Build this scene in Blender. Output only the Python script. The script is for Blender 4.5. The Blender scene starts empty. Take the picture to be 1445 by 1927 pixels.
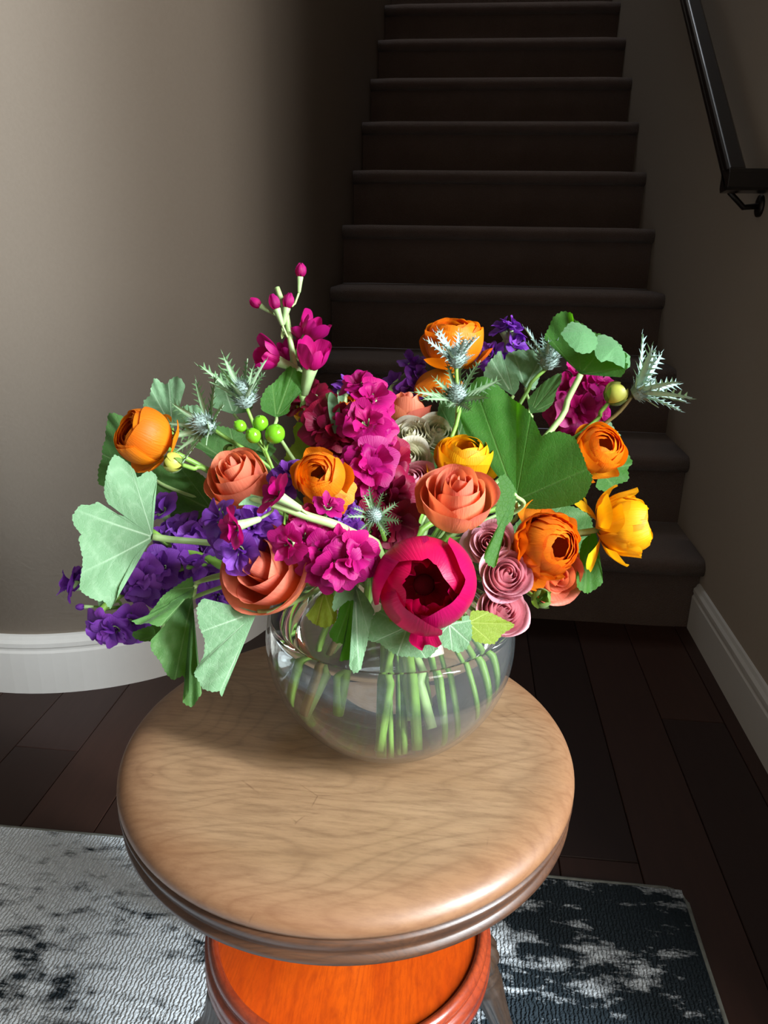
import bpy, math, random
from mathutils import Vector, Matrix

SC = bpy.context.scene
COL = SC.collection
PI = math.pi

# ------------------------------------------------------------------ camera
IW, IH, FPX = 1445.0, 1927.0, 1447.0
CAM_H = 0.908
PITCH, ROLL, YAW = 0.3422, 0.01477, 0.10247
_f = Vector((-math.sin(YAW)*math.cos(PITCH), math.cos(YAW)*math.cos(PITCH), -math.sin(PITCH)))
_r = Vector((math.cos(YAW), math.sin(YAW), 0))
_u = _r.cross(_f)
CR = _r*math.cos(ROLL) + _u*math.sin(ROLL)
CU = -_r*math.sin(ROLL) + _u*math.cos(ROLL)
CF = _f
CO = Vector((0, 0, CAM_H))
cd = bpy.data.cameras.new('camera')
cd.sensor_fit = 'VERTICAL'; cd.sensor_height = 24.0; cd.lens = FPX/IH*24.0
cd.clip_start = 0.02; cd.clip_end = 50
cam = bpy.data.objects.new('camera', cd); COL.objects.link(cam)
m = Matrix((CR, CU, -CF)).transposed().to_4x4(); m.translation = CO
cam.matrix_world = m
SC.camera = cam

# ------------------------------------------------------------------ world, lights, exposure
w = bpy.data.worlds.new('world'); SC.world = w; w.use_nodes = True
w.node_tree.nodes['Background'].inputs[0].default_value = (0.55, 0.62, 0.75, 1)
w.node_tree.nodes['Background'].inputs[1].default_value = 0.3

def area(name, loc, tgt, sx, sy, power, col):
    l = bpy.data.lights.new(name, 'AREA'); l.shape = 'RECTANGLE'
    l.size = sx; l.size_y = sy; l.energy = power; l.color = col
    o = bpy.data.objects.new(name, l); COL.objects.link(o)
    o.location = loc
    o.rotation_euler = (Vector(tgt)-Vector(loc)).to_track_quat('-Z', 'Y').to_euler()
    return o
# daylight entering by the high side window in the right entry wall
area('window_daylight', (2.17, -0.57, 1.98), (1.17, -0.57, 1.52), 0.25, 1.5, 340, (0.88, 0.95, 1.0))
# soft fill added to brighten the left wall, set at an unseen added window
area('fill_light', (2.17, -1.62, 1.65), (1.17, -1.0, 1.45), 0.75, 1.5, 84, (1.0, 0.96, 0.91))
# dim daylight falling from the skylight over the stairwell
area('landing_daylight', (0.08, 3.6, 4.75), (0.08, 3.4, 2.0), 0.9, 1.2, 19.0, (0.85, 0.92, 1.0))
SC.view_settings.view_transform = 'Standard'
SC.view_settings.look = 'None'
SC.view_settings.gamma = 1.0
SC.view_settings.use_curve_mapping = False
SC.view_settings.exposure = 0.0
SC.cycles.transparent_max_bounces = 32
SC.cycles.max_bounces = 10
SC.cycles.diffuse_bounces = 5
SC.cycles.sample_clamp_indirect = 8.0

# ------------------------------------------------------------------ helpers
def at(u, v, D):
    """point seen at photo position (u,v), D metres along the view axis"""
    return CO + (CF + CR*((u-IW/2)/FPX) - CU*((v-IH/2)/FPX))*D
def dv(a, b, c):
    """direction from right / up / towards-viewer components"""
    return (CR*a + CU*b - CF*c).normalized()
def px(n, D): return n*D/FPX
def lin(r, g, b):
    def c(x):
        x /= 255.0
        return x/12.92 if x <= 0.04045 else ((x+0.055)/1.055)**2.4
    return (c(r), c(g), c(b), 1.0)

def tag(o, label=None, cat=None, group=None, kind=None):
    if label: o['label'] = label
    if cat: o['category'] = cat
    if group: o['group'] = group
    if kind: o['kind'] = kind
    return o
def mesh_from(name, verts, faces, mat=None, smooth=True, uvs=None):
    me = bpy.data.meshes.new(name)
    me.from_pydata([tuple(v) for v in verts], [], faces)
    if smooth:
        me.polygons.foreach_set('use_smooth', [True]*len(me.polygons))
    if uvs:
        ul = me.uv_layers.new(name='UVMap')
        for l in me.loops: ul.data[l.index].uv = uvs[l.vertex_index]
    if mat: me.materials.append(mat)
    me.update()
    return me
def link(name, me, parent=None, M=None):
    o = bpy.data.objects.new(name, me); COL.objects.link(o)
    if parent: o.parent = parent
    if M is not None: o.matrix_basis = M
    return o
MATS = {}
def empty(name, M):
    o = bpy.data.objects.new(name, None); COL.objects.link(o)
    o.empty_display_size = 0.02
    o.matrix_basis = M
    MATS[o.name] = M.copy()
    return o
def frame(loc, axis, spin=0.0, s=1.0):
    q = Vector(axis).normalized().to_track_quat('Z', 'Y')
    return Matrix.Translation(loc) @ q.to_matrix().to_4x4() @ Matrix.Rotation(spin, 4, 'Z') @ Matrix.Diagonal((s, s, s, 1))

class MB:
    """collects simple solids into one mesh"""
    def __init__(s): s.v = []; s.f = []
    def box(s, a, b):
        n = len(s.v); (x0, y0, z0), (x1, y1, z1) = a, b
        s.v += [(x0,y0,z0),(x1,y0,z0),(x1,y1,z0),(x0,y1,z0),(x0,y0,z1),(x1,y0,z1),(x1,y1,z1),(x0,y1,z1)]
        s.f += [tuple(n+i for i in q) for q in ((0,3,2,1),(4,5,6,7),(0,1,5,4),(1,2,6,5),(2,3,7,6),(3,0,4,7))]
        return s
    def sweep(s, sections, closed=True, caps=True):
        """sections: list of equal-length loops of points"""
        n = len(s.v); k = len(sections[0])
        for sec in sections: s.v += [tuple(p) for p in sec]
        for i in range(len(sections)-1):
            for j in range(k if closed else k-1):
                a = n+i*k+j; b = n+i*k+(j+1) % k
                s.f.append((a, b, b+k, a+k))
        if caps:
            s.f.append(tuple(n+j for j in reversed(range(k))))
            s.f.append(tuple(n+(len(sections)-1)*k+j for j in range(k)))
        return s
    def lathe(s, prof, seg=48, origin=(0, 0, 0), mod=None):
        n = len(s.v); ox, oy, oz = origin; k = len(prof)
        for i in range(seg):
            a = 2*PI*i/seg
            for (r, z) in prof:
                rr = r*(mod(a, z) if mod else 1)
                s.v.append((ox+rr*math.cos(a), oy+rr*math.sin(a), oz+z))
        for i in range(seg):
            for j in range(k-1):
                a = n+i*k+j; b = n+((i+1) % seg)*k+j
                s.f.append((a, b, b+1, a+1))
        return s
    def tube(s, pts, rads, seg=8, caps=True):
        P = [Vector(p) for p in pts]; n = len(P)
        if not hasattr(rads, '__len__'): rads = [rads]*n
        T = [(P[min(i+1, n-1)]-P[max(i-1, 0)]).normalized() for i in range(n)]
        ref = Vector((0, 0, 1)) if abs(T[0].z) < .9 else Vector((1, 0, 0))
        N = (ref-T[0]*ref.dot(T[0])).normalized(); secs = []
        for i in range(n):
            N = (N-T[i]*N.dot(T[i])).normalized(); B = T[i].cross(N)
            secs.append([P[i]+(N*math.cos(2*PI*j/seg)+B*math.sin(2*PI*j/seg))*rads[i] for j in range(seg)])
        return s.sweep(secs, True, caps)
    def mesh(s, name, mat, smooth=False): return mesh_from(name, s.v, s.f, mat, smooth)
    def build(s, name, mat, parent=None, smooth=False, bevel=0):
        o = link(name, s.mesh(name, mat, smooth), parent)
        if bevel:
            b = o.modifiers.new('bevel', 'BEVEL'); b.width = bevel; b.segments = 2; b.limit_method = 'ANGLE'
        return o
def spline(pts, n=14):
    P = [Vector(p) for p in pts]
    if len(P) == 2: return [P[0].lerp(P[1], i/n) for i in range(n+1)]
    Q = [P[0]*2-P[1]]+P+[P[-1]*2-P[-2]]; out = []
    m = len(P)-1
    for i in range(n+1):
        t = i/n*m; k = min(int(t), m-1); t -= k
        a, b, c, d = Q[k:k+4]
        out.append(0.5*((2*b)+(c-a)*t+(2*a-5*b+4*c-d)*t*t+(3*b-a-3*c+d)*t**3))
    return out

# ------------------------------------------------------------------ materials
class NT:
    def __init__(s, name):
        s.m = bpy.data.materials.new(name); s.m.use_nodes = True
        s.t = s.m.node_tree; s.t.nodes.clear()
        s.out = s.n('ShaderNodeOutputMaterial')
    def n(s, typ, **kw):
        x = s.t.nodes.new(typ)
        for k, v in kw.items(): setattr(x, k, v)
        return x
    def l(s, a, b): s.t.links.new(a, b)
    def val(s, sock, v):
        if isinstance(v, bpy.types.NodeSocket): s.l(v, sock)
        else: sock.default_value = v
    def math(s, op, a, b=0.0):
        x = s.n('ShaderNodeMath', operation=op); s.val(x.inputs[0], a); s.val(x.inputs[1], b); return x.outputs[0]
    def mix(s, fac, a, b, blend='MIX'):
        x = s.n('ShaderNodeMix', data_type='RGBA', blend_type=blend)
        s.val(x.inputs[0], fac); s.val(x.inputs[6], a); s.val(x.inputs[7], b); return x.outputs[2]
    def ramp(s, fac, stops):
        x = s.n('ShaderNodeValToRGB'); s.val(x.inputs[0], fac)
        e = x.color_ramp.elements
        while len(e) < len(stops): e.new(0.5)
        for i, (p, c) in enumerate(stops): e[i].position = p; e[i].color = c
        return x.outputs[0]
    def coord(s, kind='Object', scale=(1, 1, 1), rot=(0, 0, 0)):
        c = s.n('ShaderNodeTexCoord'); mp = s.n('ShaderNodeMapping')
        mp.inputs['Scale'].default_value = scale; mp.inputs['Rotation'].default_value = rot
        s.l(c.outputs[kind], mp.inputs[0]); return mp.outputs[0]
    def noise(s, vec, scale, detail=3, rough=.5, dist=0.0):
        x = s.n('ShaderNodeTexNoise'); s.l(vec, x.inputs['Vector'])
        x.inputs['Scale'].default_value = scale; x.inputs['Detail'].default_value = detail
        x.inputs['Roughness'].default_value = rough; x.inputs['Distortion'].default_value = dist
        return x.outputs[0]
    def bump(s, h, strength=.3, dist=.001):
        x = s.n('ShaderNodeBump'); s.l(h, x.inputs['Height'])
        x.inputs['Strength'].default_value = strength; x.inputs['Distance'].default_value = dist
        return x.outputs[0]
    def bsdf(s, col, rough=.5, normal=None, spec=.5, **kw):
        x = s.n('ShaderNodeBsdfPrincipled'); s.val(x.inputs['Base Color'], col); s.val(x.inputs['Roughness'], rough)
        x.inputs['Specular IOR Level'].default_value = spec
        for k, v in kw.items(): s.val(x.inputs[k.replace('_', ' ')], v)
        if normal is not None: s.l(normal, x.inputs['Normal'])
        return x.outputs[0]
    def end(s, sh): s.l(sh, s.out.inputs[0]); return s.m

def mat_plain(name, col, rough=.5, spec=.5, noise=0.0, nscale=20, bump=0.0, coat=0.0):
    t = NT(name); v = t.coord()
    nz = t.noise(v, nscale, 4)
    c = t.mix(noise, col, t.mix(nz, (0, 0, 0, 1), (2*col[0], 2*col[1], 2*col[2], 1)))
    return t.end(t.bsdf(c, rough, t.bump(nz, bump, .002) if bump else None, spec, Coat_Weight=coat))

def mat_petal(name, base, tip, trans=.38, tcol=None, streak=.25, rough=.5, edge=None):
    """petal: colour runs from claw to rim, fine veins lengthwise, light shines through"""
    t = NT(name); uv = t.n('ShaderNodeTexCoord').outputs['UV']
    sx = t.n('ShaderNodeSeparateXYZ'); t.l(uv, sx.inputs[0])
    mp = t.n('ShaderNodeMapping'); mp.inputs['Scale'].default_value = (14, 1.2, 1); t.l(uv, mp.inputs[0])
    oi = t.n('ShaderNodeObjectInfo')
    nz = t.noise(mp.outputs[0], 2.0, 3, .55)
    stops = [(0.15, base), (0.8, tip)]
    if edge: stops += [(0.9, tip), (1.0, edge)]
    c = t.ramp(sx.outputs[1], stops)
    dark = t.mix(1.0, c, (.62, .55, .55, 1), 'MULTIPLY')
    c = t.mix(t.math('MULTIPLY', nz, streak*1.6), c, dark)
    hsv = t.n('ShaderNodeHueSaturation'); t.l(c, hsv.inputs['Color'])
    t.l(t.math('ADD', t.math('MULTIPLY', oi.outputs['Random'], .016), .492), hsv.inputs['Hue'])
    t.l(t.math('ADD', t.math('MULTIPLY', oi.outputs['Random'], .25), .68), hsv.inputs['Value'])
    c = hsv.outputs[0]
    d = t.bsdf(c, rough, t.bump(nz, .45, .0010), .3)
    tr = t.n('ShaderNodeBsdfTranslucent')
    if tcol: t.l(t.mix(.65, c, tcol), tr.inputs[0])
    else: t.l(c, tr.inputs[0])
    mx = t.n('ShaderNodeMixShader'); mx.inputs[0].default_value = trans
    t.l(d, mx.inputs[1]); t.l(tr.outputs[0], mx.inputs[2])
    return t.end(mx.outputs[0])

def mat_leaf(name, col, vein, tcol, trans=.4, fuzz=.3):
    t = NT(name)
    at_ = t.n('ShaderNodeAttribute', attribute_name='vein')
    v = t.coord('Object'); nz = t.noise(v, 260, 3); big = t.noise(v, 40, 2)
    vo = t.n('ShaderNodeTexVoronoi', feature='DISTANCE_TO_EDGE'); vo.inputs['Scale'].default_value = 320; t.l(v, vo.inputs['Vector'])
    net = t.ramp(vo.outputs['Distance'], [(0, (1, 1, 1, 1)), (.09, (0, 0, 0, 1))])     # net of the finest veins
    c = t.mix(t.math('MULTIPLY', big, .5), col, t.mix(1, col, (.6, .68, .6, 1), 'MULTIPLY'))
    c = t.mix(t.math('MULTIPLY', at_.outputs['Fac'], .9), c, vein)
    c = t.mix(t.math('MULTIPLY', net, .07), c, vein)
    h = t.math('ADD', t.math('SUBTRACT', t.math('MULTIPLY', at_.outputs['Fac'], 1.0), t.math('MULTIPLY', net, .35)), t.math('MULTIPLY', nz, .35))
    d = t.bsdf(c, .6, t.bump(h, .35, .001), .25, Sheen_Weight=fuzz*.6, Sheen_Roughness=.4)
    tr = t.n('ShaderNodeBsdfTranslucent'); t.l(t.mix(t.math('MULTIPLY', at_.outputs['Fac'], .6), tcol, t.mix(1, tcol, (.5, .55, .4, 1), 'MULTIPLY')), tr.inputs[0])
    mx = t.n('ShaderNodeMixShader'); mx.inputs[0].default_value = trans
    t.l(d, mx.inputs[1]); t.l(tr.outputs[0], mx.inputs[2])
    return t.end(mx.outputs[0])

def mat_stem(name, a, b, rough=.45):
    t = NT(name); v = t.coord('Object', (1, 1, 1)); nz = t.noise(v, 55, 3)
    return t.end(t.bsdf(t.mix(nz, a, b), rough, None, .4, Subsurface_Weight=.0))

def mat_clear(name, tint, ior, haze, hazecol, rough=.0):
    """thin clear wall: lets light straight through, mirrors at grazing angles, slight haze"""
    t = NT(name)
    tr = t.n('ShaderNodeBsdfTransparent'); tr.inputs[0].default_value = tint
    gl = t.n('ShaderNodeBsdfGlossy'); gl.inputs['Roughness'].default_value = rough
    lw = t.n('ShaderNodeLayerWeight'); lw.inputs['Blend'].default_value = .5
    f0 = ((ior-1)/(ior+1))**2
    fr = t.math('ADD', t.math('MULTIPLY', t.math('POWER', lw.outputs['Facing'], 5.0), 1-f0), f0)
    m1 = t.n('ShaderNodeMixShader'); t.l(fr, m1.inputs[0]); t.l(tr.outputs[0], m1.inputs[1]); t.l(gl.outputs[0], m1.inputs[2])
    df = t.n('ShaderNodeBsdfDiffuse'); df.inputs[0].default_value = hazecol
    m2 = t.n('ShaderNodeMixShader'); m2.inputs[0].default_value = haze
    t.l(m1.outputs[0], m2.inputs[1]); t.l(df.outputs[0], m2.inputs[2])
    return t.end(m2.outputs[0])

def mat_wood(name, a, b, c, scale, stretch=(1, 10, 10), rough=.35, coat=.2, figure=.25, marks=True, crot=0.0):
    """grain: stretched noise streaks, figured growth lines and fine pores"""
    t = NT(name)
    v = t.coord('Object', stretch, (0, 0, crot))
    warp = t.noise(v, scale*.35, 3, .55, .4)
    # growth lines: contour bands of a slow stretched noise
    slow = t.noise(t.coord('Object', (stretch[0]*.8, stretch[1]*.45, stretch[2]*.45), (0, 0, crot)), scale*.42, 2, .4, .3)
    lines = t.math('PINGPONG', t.math('MULTIPLY', slow, 34.0), .5)
    lines = t.ramp(lines, [(0, (1, 1, 1, 1)), (.16, (.25, .25, .25, 1)), (.5, (0, 0, 0, 1))])
    fine = t.noise(t.coord('Object', (stretch[0]*4, stretch[1]*7, stretch[2]*7), (0, 0, crot)), scale, 5, .75)
    pores = t.ramp(fine, [(.42, (0, 0, 0, 1)), (.66, (1, 1, 1, 1))])
    col = t.ramp(warp, [(.3, a), (.7, b)])
    col = t.mix(t.math('MULTIPLY', lines, figure), col, c)
    col = t.mix(t.math('MULTIPLY', pores, .38), col, c)
    if marks:
        # the rounded rim keeps its old dark stain where the flat has been rubbed pale
        ln = t.n('ShaderNodeVectorMath', operation='LENGTH'); t.l(t.coord('Object', (1, 1, 0)), ln.inputs[0])
        col = t.mix(t.ramp(t.math('MULTIPLY', ln.outputs['Value'], 4.75), [(.70, (0, 0, 0, 1)), (.90, (.55, .55, .55, 1))]), col, lin(112, 66, 36))
        sp = t.noise(t.coord('Object'), 13, 4, .6)
        col = t.mix(t.ramp(sp, [(.60, (0, 0, 0, 1)), (.78, (.22, .22, .22, 1))]), col, c)
        # faint ring marks and short scratches left by use
        vo = t.n('ShaderNodeTexVoronoi', feature='DISTANCE_TO_EDGE'); vo.inputs['Scale'].default_value = 9; t.l(t.coord('Object', (1, 1.6, 1), (0, 0, .6)), vo.inputs['Vector'])
        ms = t.noise(t.coord('Object'), 30, 3)
        sc_ = t.math('MULTIPLY', t.ramp(vo.outputs['Distance'], [(0, (1, 1, 1, 1)), (.006, (0, 0, 0, 1))]), t.ramp(ms, [(.56, (0, 0, 0, 1)), (.62, (.5, .5, .5, 1))]))
        col = t.mix(sc_, col, c)
    return t.end(t.bsdf(col, t.math('ADD', t.math('MULTIPLY', fine, .18), rough-.08), t.bump(fine, .08, .001), .5, Coat_Weight=coat, Coat_Roughness=.25))

M = {}
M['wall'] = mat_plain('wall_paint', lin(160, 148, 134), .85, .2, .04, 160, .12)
M['wall_far'] = mat_plain('unseen_wall_paint', lin(112, 101, 90), .85, .2, .04, 160, .12)  # unseen walls toned darker to cut light bouncing towards the stairs
M['ceiling'] = mat_plain('ceiling_paint', lin(180, 175, 168), .9, .1, .03, 90, .1)
M['trim'] = mat_plain('trim_paint', lin(200, 198, 193), .45, .4, .02, 60)
M['carpet'] = None
M['rail'] = mat_plain('dark_rail_wood', lin(22, 17, 15), .28, .5, .25, 40, 0, .3)
M['seat'] = mat_wood('worn_seat_wood', lin(150, 122, 92), lin(132, 102, 72), lin(78, 52, 32), 7, (1.2, 5, 5), .46, .2, .27, True, .12)
M['seat_edge'] = mat_wood('dark_edge_wood', lin(84, 54, 34), lin(62, 39, 26), lin(30, 20, 15), 12, (1, 8, 8), .42, .12, .3, False)
M['base_wood'] = mat_wood('orange_varnished_wood', lin(196, 80, 10), lin(172, 58, 8), lin(120, 34, 6), 9, (7, 1, 7), .3, .5, .25, False)
M['base_rim'] = mat_wood('red_varnished_wood', lin(150, 62, 30), lin(124, 44, 26), lin(72, 24, 18), 10, (3, 3, 8), .24, .6, .3, False)
M['leg'] = mat_wood('dark_leg_wood', lin(70, 52, 38), lin(50, 38, 30), lin(24, 18, 15), 14, (6, 6, 1), .34, .4, .3, False)
M['metal'] = mat_plain('dark_iron', lin(60, 56, 52), .4, .5, .2, 60)
M['metal'].node_tree.nodes['Principled BSDF'].inputs['Metallic'].default_value = .9

def mat_carpet():
    t = NT('stair_carpet'); v = t.coord('Object'); a = t.noise(v, 420, 3); b = t.noise(v, 9, 3)
    c = t.mix(b, lin(128, 108, 98), lin(104, 86, 78)); c = t.mix(t.math('MULTIPLY', a, .5), c, lin(60, 48, 42))
    return t.end(t.bsdf(c, .95, t.bump(a, .9, .006), .1, Sheen_Weight=.25))
M['carpet'] = mat_carpet()
def mat_floor():
    t = NT('floor_planks'); v = t.coord('Object', (14, 1.6, 1)); nz = t.noise(v, 6, 4, .6)
    oi = t.n('ShaderNodeObjectInfo')
    c = t.ramp(oi.outputs['Random'], [(0, lin(46, 31, 27)), (.5, lin(66, 42, 33)), (1, lin(54, 40, 38))])
    c = t.mix(t.math('MULTIPLY', nz, .6), c, lin(34, 22, 18))
    return t.end(t.bsdf(c, .42, t.bump(nz, .12, .001), .25))
M['floor'] = mat_floor()
M['floor_gap'] = mat_plain('floor_joint', lin(26, 18, 15), .8)
def mat_rug():
    t = NT('rug_pile')
    v = t.coord('Object'); sep = t.n('ShaderNodeSeparateXYZ'); t.l(v, sep.inputs[0])
    big = t.noise(t.coord('Object', (1, 1.5, 1)), 4.2, 2, .5, .2)
    mid = t.noise(t.coord('Object', (1, 2.4, 1)), 15, 5, .70, .3)
    fine = t.noise(t.coord('Object', (1, 1.3, 1)), 75, 3, .6)
    h = t.math('ADD', t.math('ADD', t.math('MULTIPLY', big, .50), t.math('MULTIPLY', mid, .78)), t.math('MULTIPLY', fine, .16))
    # pile colour turns darker towards the right end of the rug
    right_dark = t.n('ShaderNodeMapRange'); t.l(sep.outputs[0], right_dark.inputs[0])
    right_dark.inputs[1].default_value = .10; right_dark.inputs[2].default_value = .80; right_dark.inputs[3].default_value = .030; right_dark.inputs[4].default_value = .20
    h = t.math('SUBTRACT', h, right_dark.outputs[0])
    k = t.ramp(h, [(.56, (0, 0, 0, 1)), (.63, (.5, .5, .5, 1)), (.70, (1, 1, 1, 1))])
    c = t.mix(k, lin(40, 49, 55), lin(220, 230, 236))
    wv = t.n('ShaderNodeTexWave', wave_type='BANDS', bands_direction='X'); t.l(v, wv.inputs['Vector'])
    wv.inputs['Scale'].default_value = 58; wv.inputs['Distortion'].default_value = 5.0; wv.inputs['Detail'].default_value = 2; wv.inputs['Detail Scale'].default_value = 3
    c = t.mix(t.math('MULTIPLY', wv.outputs['Fac'], .28), c, t.mix(1, c, (.6, .63, .66, 1), 'MULTIPLY'))
    return t.end(t.bsdf(c, .95, t.bump(t.math('ADD', wv.outputs['Fac'], fine), .8, .003), .1))
M['rug'] = mat_rug()
M['rug_edge'] = mat_plain('rug_binding', lin(120, 124, 118), .95, .1, .5, 90, .5)

# ------------------------------------------------------------------ room structure
RISE, RUN, D0, XL, XR = 0.19, 0.2474, 1.7585, -0.4425, 0.596
YC = 0.45                       # near end of the right stair wall
WCX, WCY, WR = -0.93, 1.80, 0.4875
def wall_path(r, n=28):
    """plan of the left wall: straight, round the big convex corner, up the stairs"""
    p = [(-2.4, WCY-r)]
    for i in range(n+1):
        a = -PI/2 + PI/2*i/n
        p.append((WCX+r*math.cos(a), WCY+r*math.sin(a)))
    return p
def struct(o): o['kind'] = 'structure'; return o

inner = wall_path(WR)+[(XL, 6.5)]
outer = [(-2.4, 6.5)]
mb = MB(); n = len(inner)
mb.v = [(x, y, 0) for x, y in inner]+[(x, y, 4.9) for x, y in inner]
mb.f = [(i, i+1, i+1+n, i+n) for i in range(n-1)]
wl = struct(mb.build('wall_left', M['wall'], smooth=True))
sd = wl.modifiers.new('thickness', 'SOLIDIFY'); sd.thickness = .06; sd.offset = -1
struct(MB().box((XR, YC, 0), (XR+.12, 6.5, 4.9)).build('wall_right', M['wall'], bevel=.004))
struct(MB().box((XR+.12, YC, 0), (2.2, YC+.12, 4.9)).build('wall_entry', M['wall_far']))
WY0, WY1, WZ0, WZ1 = -0.77, -0.37, 1.18, 2.78
VY0, VY1, VZ0, VZ1 = -2.04, -1.20, .85, 2.45
struct(MB().box((2.2, -2.4, 0), (2.34, VY0, 4.9)).box((2.2, VY1, 0), (2.34, WY0, 4.9)).box((2.2, WY1, 0), (2.34, YC+.12, 4.9))
       .box((2.2, WY0, 0), (2.34, WY1, WZ0)).box((2.2, WY0, WZ1), (2.34, WY1, 4.9))
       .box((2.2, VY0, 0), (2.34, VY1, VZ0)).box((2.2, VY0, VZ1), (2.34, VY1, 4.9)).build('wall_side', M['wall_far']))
f = .03
struct(MB().box((2.19, WY0-f, WZ0-f), (2.26, WY0, WZ1+f)).box((2.19, WY1, WZ0-f), (2.26, WY1+f, WZ1+f))
       .box((2.19, WY0, WZ0-f), (2.26, WY1, WZ0)).box((2.19, WY0, WZ1), (2.26, WY1, WZ1+f)).build('window_1', M['trim'], bevel=.003))
struct(MB().box((2.19, VY0-f, VZ0-f), (2.26, VY0, VZ1+f)).box((2.19, VY1, VZ0-f), (2.26, VY1+f, VZ1+f))
       .box((2.19, VY0, VZ0-f), (2.26, VY1, VZ0)).box((2.19, VY0, VZ1), (2.26, VY1, VZ1+f)).build('fill_window', M['trim'], bevel=.003))  # unseen window frame, added to go with the fill lamp
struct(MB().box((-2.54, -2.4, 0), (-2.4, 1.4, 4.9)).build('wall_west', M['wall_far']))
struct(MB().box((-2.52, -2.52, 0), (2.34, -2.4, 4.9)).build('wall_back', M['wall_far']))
struct(MB().box((-2.52, 6.5, 0), (XR+.12, 6.62, 4.9)).build('wall_landing', M['wall']))
struct(MB().box((-2.54, -2.52, 4.8), (2.34, 6.62, 4.95)).build('ceiling', M['ceiling']))

# floor of dark planks running towards the stairs
fl = struct(MB().box((-2.5, -2.5, -.06), (2.3, 1.95, -.010)).build('floor', M['floor_gap']))
rng = random.Random(4)
PW = 0.1235
pm = {}
def plank(x0, y0, y1):
    L = round(y1-y0, 3)
    if L not in pm:
        g = .0006; b = .0012
        v = [(g, g, -.012), (PW-g, g, -.012), (PW-g, L-g, -.012), (g, L-g, -.012),
             (g, g, -b), (PW-g, g, -b), (PW-g, L-g, -b), (g, L-g, -b),
             (g+b, g+b, 0), (PW-g-b, g+b, 0), (PW-g-b, L-g-b, 0), (g+b, L-g-b, 0)]
        fc = [(0, 1, 5, 4), (1, 2, 6, 5), (2, 3, 7, 6), (3, 0, 4, 7), (4, 5, 9, 8), (5, 6, 10, 9), (6, 7, 11, 10), (7, 4, 8, 11), (8, 9, 10, 11)]
        pm[L] = mesh_from('plank', v, fc, M['floor'], False)
    link('plank', pm[L], fl, Matrix.Translation((x0, y0, 0)))
k0 = -14
for k in range(k0, 25):
    x0 = -0.8065 + k*PW
    if x0 < -2.42 or x0 > 2.15: continue
    ys = [-2.4]
    if k == 0: joints = [-.62, 1.133]
    else:
        o_ = ((k*0.619) % 1)*1.5-2.0; joints = [o_, o_+1.55, o_+3.1]
    ytop = 1.80 if x0 > -.95 else 1.34
    ys += [round(j, 2) if k else j for j in joints if -2.3 < j < ytop-.1]+[ytop]
    for a, b in zip(ys, ys[1:]): plank(x0, a, b)

# baseboards with a stepped top moulding
BB = [(0, 0), (.014, 0), (.014, .094), (.011, .099), (.011, .103), (.013, .107), (.013, .116), (.008, .122), (.005, .130), (0, .132)]
pts = wall_path(WR, 28)+[(XL, D0+.02)]
secs = []
for i, (x, y) in enumerate(pts):
    if i == 0: nx, ny = 0, -1
    elif i == len(pts)-1: nx, ny = 1, 0
    else:
        a = -PI/2+PI/2*(i-1)/28; nx, ny = math.cos(a), math.sin(a)
    secs.append([(x+nx*d, y+ny*d, z) for d, z in BB])
struct(MB().sweep(secs).build('baseboard_left', M['trim'], smooth=False))
struct(MB().sweep([[(XR-d, y, z*.93) for d, z in BB] for y in (YC-.014, D0+.03)]).build('baseboard_right', M['trim']))

# carpeted stairs
st = empty('staircase', Matrix.Identity(4))
tag(st, 'straight flight of dark brown carpeted stairs rising between two walls', 'stairs')
prof = [(.03, 0), (.03, RISE*.55), (.028, RISE-.045)]           # (y back from nosing, z) riser then rounded nosing then tread
for i in range(9):
    a = -PI*.5 + PI*i/8
    prof.append((.022-.022*math.cos(a), RISE-.022+.022*math.sin(a)))
prof += [(RUN*.6, RISE-.001), (RUN+.034, RISE-.002), (RUN+.034, 0)]
secs = []
NX = 12
for i in range(NX+1):
    x = XL+.001+(XR-XL-.002)*i/NX
    e = .006 if i in (0, NX) else 0
    secs.append([(x, y+e, z-e*.4) for y, z in prof])
stepm = MB().sweep(secs).mesh('step', M['carpet'], False)
_np = len(prof)
for i_, p_ in enumerate(stepm.polygons):
    if i_ < NX*_np: p_.use_smooth = 2 <= i_ % _np <= 11
for k in range(13):
    link('step', stepm, st, Matrix.Translation((0, D0+k*RUN, k*RISE)))
struct(MB().box((XL, D0+13*RUN, 13*RISE-.2), (XR, 6.5, 14*RISE)).build('floor_landing', M['carpet'], bevel=.02))

# wall handrail with its return to the wall
hr = empty('stair_handrail', Matrix.Translation((.55, 1.76, 1.03)))
tag(hr, 'black moulded wooden handrail on the right stair wall', 'handrail')
HM = hr.matrix_basis.inverted()
sl = RISE/RUN
def rail_sec(y, z):
    pr = [(.510, 0), (.540, 0), (.546, .006), (.546, .036), (.540, .045), (.512, .045), (.506, .039), (.506, .030), (.509, .026), (.509, .020), (.506, .016), (.506, .005)]
    return [HM @ Vector((x, y, z+h)) for x, h in pr]
Y0, Z0 = 1.761, 1.007
MB().sweep([rail_sec(Y0, Z0), rail_sec(Y0+.02, Z0+.02*sl)]+[rail_sec(Y0+d, Z0+d*sl) for d in (.5, 1.2, 2.6)]).build('rail', M['rail'], hr, bevel=.0015)
MB().sweep([[HM @ Vector((x, Y0+a, Z0-.002+b)) for a, b in ((-.012, .004), (.030, 0), (.036, .008), (.036, .036), (.030, .045), (-.012, .045), (-.018, .037), (-.018, .010))]
            for x in (.506, XR)]).build('wall_return', M['rail'], hr, bevel=.0015)
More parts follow.
